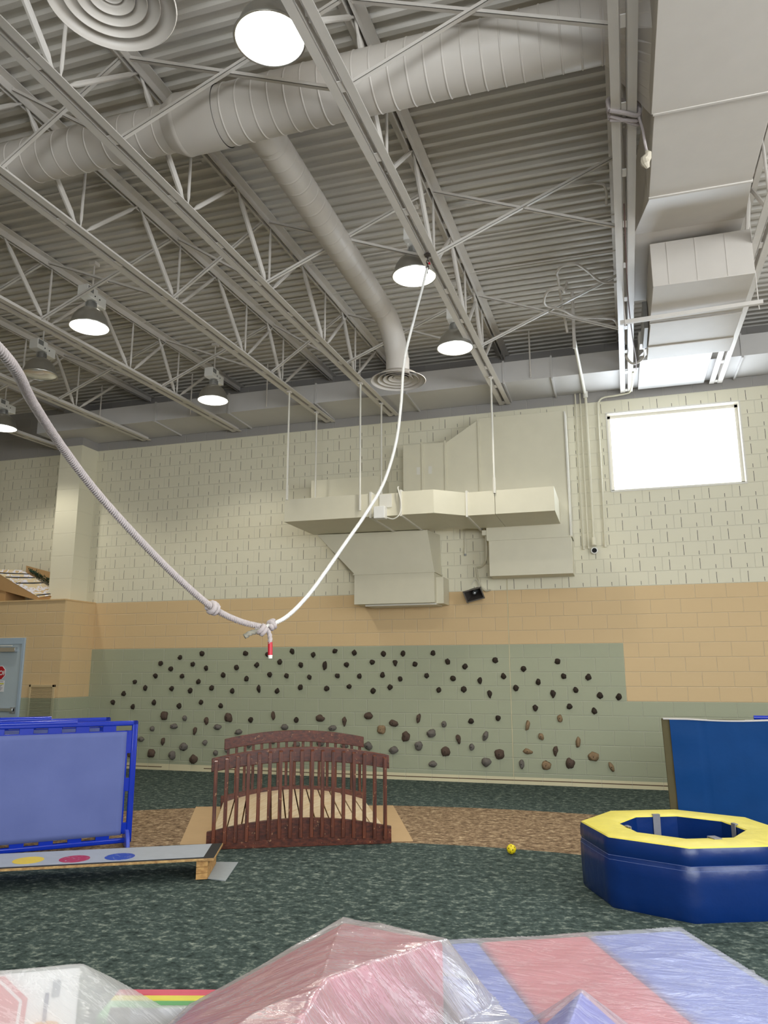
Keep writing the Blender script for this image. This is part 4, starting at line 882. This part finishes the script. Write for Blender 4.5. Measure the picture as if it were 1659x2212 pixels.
screen((-4.165, -4.965, 0), (-.745, -.667, 0), 1.75, 1.145, 'nearer blue plastic framed screen with periwinkle fabric at the left edge')
screen((-4.60, -4.80, 0), (-.745, -.667, 0), 1.6, 1.160, 'farther blue framed screen, only its top rail seen behind the nearer one')

# ------------------------------------------------------------------ octagonal foam ring
CX, CY, R0, R1, HR = .705, -5.12, .735, .446, .466
rg = thing('foam_ring', (CX, CY, 0), 'octagonal blue foam ring with a yellow top', 'foam ring')
def octp(r, z, sub=6, bulge=0.0, j=0):
    out = []
    for k in range(8):
        a0, a1 = PI+k*PI/4, PI+(k+1)*PI/4
        for s in range(sub):
            t_ = s/sub; p = Vector((math.cos(a0), math.sin(a0), 0)).lerp(Vector((math.cos(a1), math.sin(a1), 0)), t_)*r
            p = p*(1+bulge*math.sin(PI*t_)+.006*noise.noise(Vector((k+t_*2, z*6, j)))); out.append(Vector((CX+p.x, CY+p.y, z)))
    return out
def loft(rings):
    n = len(rings[0]); vs = [p for r in rings for p in r]; return MB().add(vs, [(i*n+k, i*n+(k+1) % n, (i+1)*n+(k+1) % n, (i+1)*n+k) for i in range(len(rings)-1) for k in range(n)])
loft([octp(R0-.01, .0), octp(R0, .02), octp(R0+.004, .12, bulge=.012), octp(R0+.004, .24, bulge=.012), octp(R0+.006, .325, bulge=.01), octp(R0-.003, .342), octp(R0-.003, .352), octp(R0+.005, .37, bulge=.01), octp(R0+.003, .43, bulge=.006), octp(R0-.004, .458)]).build('outer_cover', 'vinyl_blue', rg, smooth='all')
loft([octp(R0-.004, .457), octp(R0-.012, .466), octp(R0-.08, .472, bulge=.004), octp((R0+R1)/2, .474), octp(R1+.05, .471), octp(R1+.008, .466), octp(R1, .458)]).build('top_cover', 'vinyl_yellow', rg, smooth=True)
loft([octp(R1, .458), octp(R1-.004, .40, bulge=.012), octp(R1-.004, .2, bulge=.015), octp(R1, .0)]).build('inner_cover', 'vinyl_blue', rg, smooth=True)
def closed(P): return P+[P[0], P[1]]
for z_ in (.347, .318): MB().tube(closed(octp(R0+.0055, z_, bulge=.010 if z_ < .34 else -.001)), .0012, 4).build('stitching', 'stitch', rg)
for a, ov in ((113, .02), (21, .02), (-65, .085), (204, .02)):
    a = math.radians(a); m_ = Matrix.Translation((CX, CY, 0)) @ Matrix.Rotation(a, 4, 'Z'); rr2 = R1*.922
    sb = MB(); sb.box(rr2-.008, rr2-.001, -.03, .03, .26, .478, m_); sb.box(rr2-.008, rr2+ov, -.03, .03, .472, .479, m_); sb.build('strap', 'strap', rg, bevel=.002)
# standing mat behind it
mt2 = thing('folding_mat', (1.5, -2.95, 0), 'blue vinyl panel mat standing upright behind the foam ring at right', 'mat')
y0, y1, H2 = -3.02, -2.955, 1.118
vs, fs = [], []
nx, nz = 60, 24
for i in range(nx+1):
    for j in range(nz+1):
        x = .79+(2.6-.79)*i/nx; z = H2*j/nz; sag = -.012*math.sin(PI*min(1, max(0, (x-.98)/.75)))*(j/nz)**4 if x < 1.73 else 0
        fold = .010*math.exp(-((x-1.085)/.012)**2)+.010*math.exp(-((x-1.44)/.012)**2)+.010*math.exp(-((x-1.8)/.012)**2)
        vs.append((x+.028*(1-z/H2), y0-.016+fold*.9+.008*noise.noise(Vector((x*3, z*4, 1))), z+sag))
fs = [(i*(nz+1)+j, (i+1)*(nz+1)+j, (i+1)*(nz+1)+j+1, i*(nz+1)+j+1) for i in range(nx) for j in range(nz)]
MB().add(vs, fs).build('front_cover', 'vinyl_mat', mt2, smooth='all')
MB().hexa([(.745, y0-.002, 0), (2.6, y0+.006, 0), (2.6, y1, 0), (.745, y1, 0)], [(.715, y0-.002, H2+.004), (2.6, y0+.006, H2-.014), (2.6, y1, H2-.004), (.715, y1, H2+.004)]).build('mat_core', 'vinyl_olive', mt2, bevel=.003)
cp_ = MB(); xs = [.73+(2.6-.73)*k/40 for k in range(41)]
pv = [(x, y, H2+.004-.012*math.sin(PI*min(1, max(0, (x-.98)/.75)))*(1 if x < 1.73 else 0)+dz) for x in xs for (y, dz) in ((y0-.022, -.006), (y0-.022, .006), (y1+.004, .006), (y1+.004, -.006))]
cp_.add(pv, [(4*k+a, 4*k+4+a, 4*k+4+(a+1) % 4, 4*k+(a+1) % 4) for k in range(40) for a in range(4)]); cp_.build('top_edge', 'duct_grey', mt2)
tb = thing('blue_tube_rail', (1.9, -2.6, 1.13), 'blue plastic tube rail just above the standing mat at the right edge', 'rail')
MB().tube([(1.63, -2.7, 1.128), (3.0, -2.7, 1.128)], .022, 14).build('tube', 'plastic_blue', tb, smooth=True); 
for xx in (1.7, 2.9): MB().tube([(xx, -2.7, 0), (xx, -2.7, 1.12)], .02, 12).build('leg', 'plastic_blue', tb, smooth=True)

# perforated ball
bl = thing('perforated_ball', (-.693, -4.265, .042), 'small yellow perforated ball on the dark carpet', 'ball')
me = bpy.data.meshes.new('shell'); bm = bmesh.new(); bmesh.ops.create_uvsphere(bm, u_segments=32, v_segments=20, radius=.042); bm.to_mesh(me); bm.free()
for p in me.polygons: p.use_smooth = True
me.materials.append(M['ball']); o = bpy.data.objects.new('shell', me); o.parent = bl; col.objects.link(o)
for k in range(22):
    z = 1-2*(k+.5)/22; a = k*2.39996; r = math.sqrt(1-z*z); n_ = Vector((r*math.cos(a), r*math.sin(a), z)); u = n_.orthogonal().normalized(); v = n_.cross(u)
    c = Vector((-.693, -4.265, .042))+n_*.0422; MB().add([c+u*(.006*math.cos(t_*PI/6))+v*(.006*math.sin(t_*PI/6)) for t_ in range(12)], [tuple(range(12))]).build('hole', simple('ball_hole', (120, 96, 10), .8), bl)

# ------------------------------------------------------------------ soft play pieces under plastic sheets (foreground)
# striped folding mat
Pc = Vector((.567, -6.80, 0)); mu = Vector((-.902, -.431, 0)); mv = Vector((.431, -.902, 0)); HZ = .235
sm_ = thing('striped_folding_mat', tuple(Pc), 'flat folding mat with blue, pink and blue panels under clear plastic', 'mat')
pan = [(0, .53, 'foam_blue'), (.53, 1.13, 'foam_red'), (1.13, 1.45, 'foam_blue')]
for s0, s1, mt_ in pan:
    a, b, c, d = Pc+mu*(s0+.004), Pc+mu*(s1-.004), Pc+mu*(s1-.004)+mv*2.2, Pc+mu*(s0+.004)+mv*2.2; h = Vector((0, 0, HZ))
    MB().hexa([a, b, c, d], [a+h, b+h, c+h, d+h]).build('panel', mt_, sm_, bevel=.02, seg=3)
# indigo wedge
wg = MB(); ap = Vector((.125, -8.385, .452)); bs = [Vector((-.30, -8.95, HZ+.012)), Vector((.02, -8.28, HZ+.012)), Vector((.52, -8.62, HZ+.012)), Vector((.30, -9.3, HZ+.012))]; ap2 = Vector((.05, -9.2, .45))
wg.add(bs+[ap, ap2], [(0, 1, 4), (0, 4, 5), (1, 2, 4), (2, 3, 5, 4), (3, 0, 5), (3, 2, 1, 0)])
o = wg.build('foam_wedge', 'foam_indigo', loc=ap); tag(o, 'indigo foam wedge whose peak pokes up at the bottom edge, under plastic', 'foam wedge')
# pink block
P1, P2, P3 = Vector((-.951, -7.97, .482)), Vector((-.456, -8.08, .482)), Vector((-.79, -8.64, .49)); P4 = Vector((-1.50, -8.36, .22)); P5 = Vector((-1.42, -9.30, .22)); P6 = Vector((-.80, -9.35, .34))
pk = MB(); tops = [P1, P2, P3, P6, P5, P4]; bots = [Vector((p.x, p.y, .002)) for p in tops]
# the block rests beside the striped mat
for i, p in enumerate(bots):
    pass
pk.add(tops+bots, [(0, 2, 1), (0, 5, 2), (5, 4, 2), (4, 3, 2)]+[(i, (i+1) % 6, 6+(i+1) % 6, 6+i) for i in range(6)]+[tuple(range(11, 5, -1))])
o = pk.build('foam_block', 'vinyl_pink', bevel=.02, loc=(-.9, -8.5, 0)); tag(o, 'big pink foam block with a sloping top, under clear plastic', 'foam block')
# left group
rb = thing('rainbow_mat', (-1.9, -8.1, 0), 'thin mat with red, yellow and green bands at lower left', 'mat')
ra, rbv = Vector((-2.10, -8.02, 0)), Vector((-1.55, -7.86, 0)); rn = Vector((.28, -.96, 0))
for k, (d0, d1, mt_) in enumerate(((0, .07, 'foam_red'), (.07, .13, 'yellow_soft'), (.13, .30, 'green_soft'))):
    MB().hexa([ra+rn*d0, rbv+rn*d0, rbv+rn*(d1-.003), ra+rn*(d1-.003)], [ra+rn*d0+Vector((0, 0, .10)), rbv+rn*d0+Vector((0, 0, .10)), rbv+rn*(d1-.003)+Vector((0, 0, .10)), ra+rn*(d1-.003)+Vector((0, 0, .10))]).build('band', mt_, rb, bevel=.01)
pb = thing('printed_soft_panel', (-2.1, -8.8, .1), 'white soft panel printed with a red octagon, leaning under plastic at lower left', 'panel')
T1 = Vector((-1.915, -8.574, .40)); T0 = Vector((-2.62, -9.05, .415)); nr = Vector((.30, -.42, -.42)).normalized()
T1b = T1+nr*.40; T0b = T0+nr*.40; th = Vector((-.02, .03, -.04))
MB().hexa([T0+th, T1+th, T1b+th, T0b+th], [T0, T1, T1b, T0b]).build('panel_cover', 'white_vinyl', pb, bevel=.008)
eu = (T1-T0).normalized(); nn = eu.cross(nr).normalized(); nn = nn if nn.z > 0 else -nn
def decal(pts, mat, name, h=.003):
    return MB().prism([T1-eu*a+nr*b+nn*h for a, b in pts], nn*.001).build(name, mat, pb)
def oct2(ca, cb_, r, e=0): return [(ca+r*math.cos(PI/8+k*PI/4), cb_+r*math.sin(PI/8+k*PI/4)) for k in range(8)]
decal(oct2(.36, .185, .185), 'print_red', 'octagon_print', .002); decal(oct2(.36, .185, .165), 'white_vinyl', 'octagon_line', .0035); decal(oct2(.36, .185, .152), 'print_red', 'octagon_print', .005)
decal([(.125, .10), (.11, .10), (.11, .32), (.125, .32)], 'print_navy', 'printed_bar'); decal([(.19, .26), (.15, .26), (.15, .31), (.19, .31)], 'print_grey', 'printed_mark'); decal([(.10, .05), (.07, .05), (.07, .12), (.10, .12)], 'print_grey', 'printed_mark')
ob = MB().box(-2.25, -1.62, -9.35, -8.72, .002, .20).build('foam_block', 'beige', bevel=.02, loc=(-1.9, -9.0, 0)); tag(ob, 'beige foam block under milky plastic at the lower left corner', 'foam block')
oo = MB().box(-1.95, -1.86, -9.15, -8.75, .203, .27).build('foam_bar', 'orange', bevel=.01, loc=(-1.9, -9.0, .2)); tag(oo, 'orange foam bar showing through the milky plastic at lower left', 'foam bar')
for i, (a, b, lb) in enumerate((((-1.76, -8.52, .20), (-1.50, -8.28, .14), 'grey foam roller with a black end, farther one under the plastic'), ((-1.66, -8.80, .24), (-1.40, -8.62, .2), 'grey foam roller with a black end, nearer one under the plastic'))):
    fr_ = thing('foam_roller', a, lb, 'foam roller', 'foam rollers'); a, b = Vector(a), Vector(b); d = (b-a).normalized()
    MB().tube([a+d*.03, b], .038, 20).build('roller_body', 'tube_grey', fr_, smooth=True); MB().tube([a-d*.03, a+d*.045], .040, 20).build('end_cap', 'black_foam', fr_, smooth=True)

# draped plastic sheets
def field(tris, gx, gy, slope):
    """height of a cloth pulled tight over triangles: top surfaces, falling away at a fixed slope outside them"""
    H = np.full(gx.shape, -9.0)
    for tri in tris:
        a, b, c = [np.array(p) for p in tri]
        ab, ac = b-a, c-a; det = ab[0]*ac[1]-ab[1]*ac[0]
        if abs(det) > 1e-9:
            px, py = gx-a[0], gy-a[1]; u = (px*ac[1]-py*ac[0])/det; v = (ab[0]*py-ab[1]*px)/det
            ins = (u >= 0) & (v >= 0) & (u+v <= 1); H = np.where(ins, np.maximum(H, a[2]+u*ab[2]+v*ac[2]), H)
        for p, q in ((a, b), (b, c), (c, a)):
            d = q-p; L = max(1e-9, d[0]**2+d[1]**2); t = np.clip(((gx-p[0])*d[0]+(gy-p[1])*d[1])/L, 0, 1)
            dist = np.hypot(gx-p[0]-t*d[0], gy-p[1]-t*d[1]); H = np.maximum(H, p[2]+t*d[2]-slope*np.maximum(0, dist-.012))
    return H
def drape(name, label, sup, x0, x1, y0, y1, nx, ny, slope, floor, mask, mat, amp, seed, freq=5, strx=1.0, rot=.4, flat=None):
    vs = []
    X = np.linspace(x0, x1, nx); Y = np.linspace(y0, y1, ny); cr_, sr_ = math.cos(rot), math.sin(rot); idx = {}; HF = field(sup, *np.meshgrid(X, Y, indexing='ij'), slope)
    for i, x in enumerate(X):
        for j, y in enumerate(Y):
            if not mask(x, y): continue
            h = float(HF[i, j])
            if flat: h = max(h, flat(x, y))
            h = max(h, floor)
            u, v = x*cr_+y*sr_, -x*sr_+y*cr_            # u runs along the folds, v across them
            wv1 = noise.noise(Vector((u*1.3, v*1.3, seed+2)))*.12; v2 = v+wv1
            n1 = noise.noise(Vector((u*freq*.35, v2*freq*strx, seed))); n2 = noise.noise(Vector((u*freq*.8, v2*freq*2.3*strx, seed+5))); n3 = noise.noise(Vector((u*freq*2.5, v2*freq*3, seed+9)))
            wz = amp*((1-abs(n1)*3)*.6+(1-abs(n2)*3)*.3+.25*n3)
            idx[(i, j)] = len(vs); vs.append((x, y, h+.006+max(0, wz)))
    fs = [(idx[(i, j)], idx[(i+1, j)], idx[(i+1, j+1)], idx[(i, j+1)]) for i in range(nx-1) for j in range(ny-1) if all(q in idx for q in ((i, j), (i+1, j), (i+1, j+1), (i, j+1)))]
    o = MB().add(vs, fs).build(name, mat, smooth='all', loc=((x0+x1)/2, (y0+y1)/2, 0)); tag(o, label, 'plastic sheet', 'plastic sheets in the foreground'); return o
s1_ = [(P1, P2, P3), (P1, P3, P4), (P4, P3, P5), (P3, P5, P6)]
def mskA(x, y): return y < -7.86+.05*math.sin(x*9) and x+.15*math.sin(y*7) > -1.80
def flA(x, y):
    q = Vector((x, y, 0))-Pc; return HZ+.018 if (0 < q.dot(mu) < 1.46 and 0 < q.dot(mv) < 2.25) else 0
drape('plastic_sheet', 'clear plastic sheet draped and wrinkled over the pink foam block', s1_, -1.85, -.05, -9.9, -7.8, 230, 230, 1.25, .012, lambda x, y: mskA(x, y) and (Vector((x, y, 0))-Vector((-.456, -8.08, 0))).dot(Vector((.85, .52, 0))) < .20, 'film', .016, 3, 3, 1.3, .35, flA)
apx = [(ap, bs[1], bs[2]), (ap, bs[0], bs[1]), (ap, ap2, bs[2]), (ap, ap2, bs[0]), (ap2, bs[3], bs[2]), (ap2, bs[3], bs[0])]
def flC(x, y):
    q = Vector((x, y, 0))-Pc; a, b = q.dot(mu), q.dot(mv); e = max(0, -a, -b); return (HZ+.006)*max(0, 1-e/.16) if a < 1.47 else .01
def mskC(x, y):
    q = Vector((x, y, 0))-Pc; a, b = q.dot(mu), q.dot(mv); return b > -.012+.012*math.sin(a*9) and -.42+.05*math.sin(b*11) < a < 1.52 and b < 2.3
drape('plastic_sheet', 'clear plastic sheet crinkled over the striped blue and pink mat', apx, -1.2, 1.9, -9.8, -6.45, 300, 300, .75, .010, mskC, 'film', .008, 11, 2.2, .9, .9, flC)
bb_ = [Vector((-2.25, -9.35, .20)), Vector((-1.62, -9.35, .20)), Vector((-1.62, -8.72, .20)), Vector((-2.25, -8.72, .20))]
ra_, rb_ = (Vector((-1.76, -8.52, .238)), Vector((-1.50, -8.28, .178))), (Vector((-1.66, -8.80, .278)), Vector((-1.40, -8.62, .238)))
sB = [(T0, T1, T1b), (T0, T1b, T0b), (bb_[0], bb_[1], bb_[2]), (bb_[0], bb_[2], bb_[3]), (ra_[0], ra_[1], ra_[1]), (rb_[0], rb_[1], rb_[1]), (Vector((-1.95, -9.15, .27)), Vector((-1.86, -8.75, .27)), Vector((-1.86, -9.15, .27)))]
def mskB(x, y): return (Vector((x, y, 0))-Vector((-1.915, -8.56, 0))).dot(Vector((-.55, .83, 0))) < .03+.01*math.sin(x*20) and x < -1.35 and y < -8.05
drape('plastic_sheet', 'milky plastic sheet draped over the printed panel at the lower left corner', sB, -2.7, -1.30, -9.9, -7.9, 200, 220, .62, .014, mskB, 'film_milky', .005, 23, 3, 1.0, .6)
for o in bpy.data.objects:
    if '_o' in o: del o['_o']
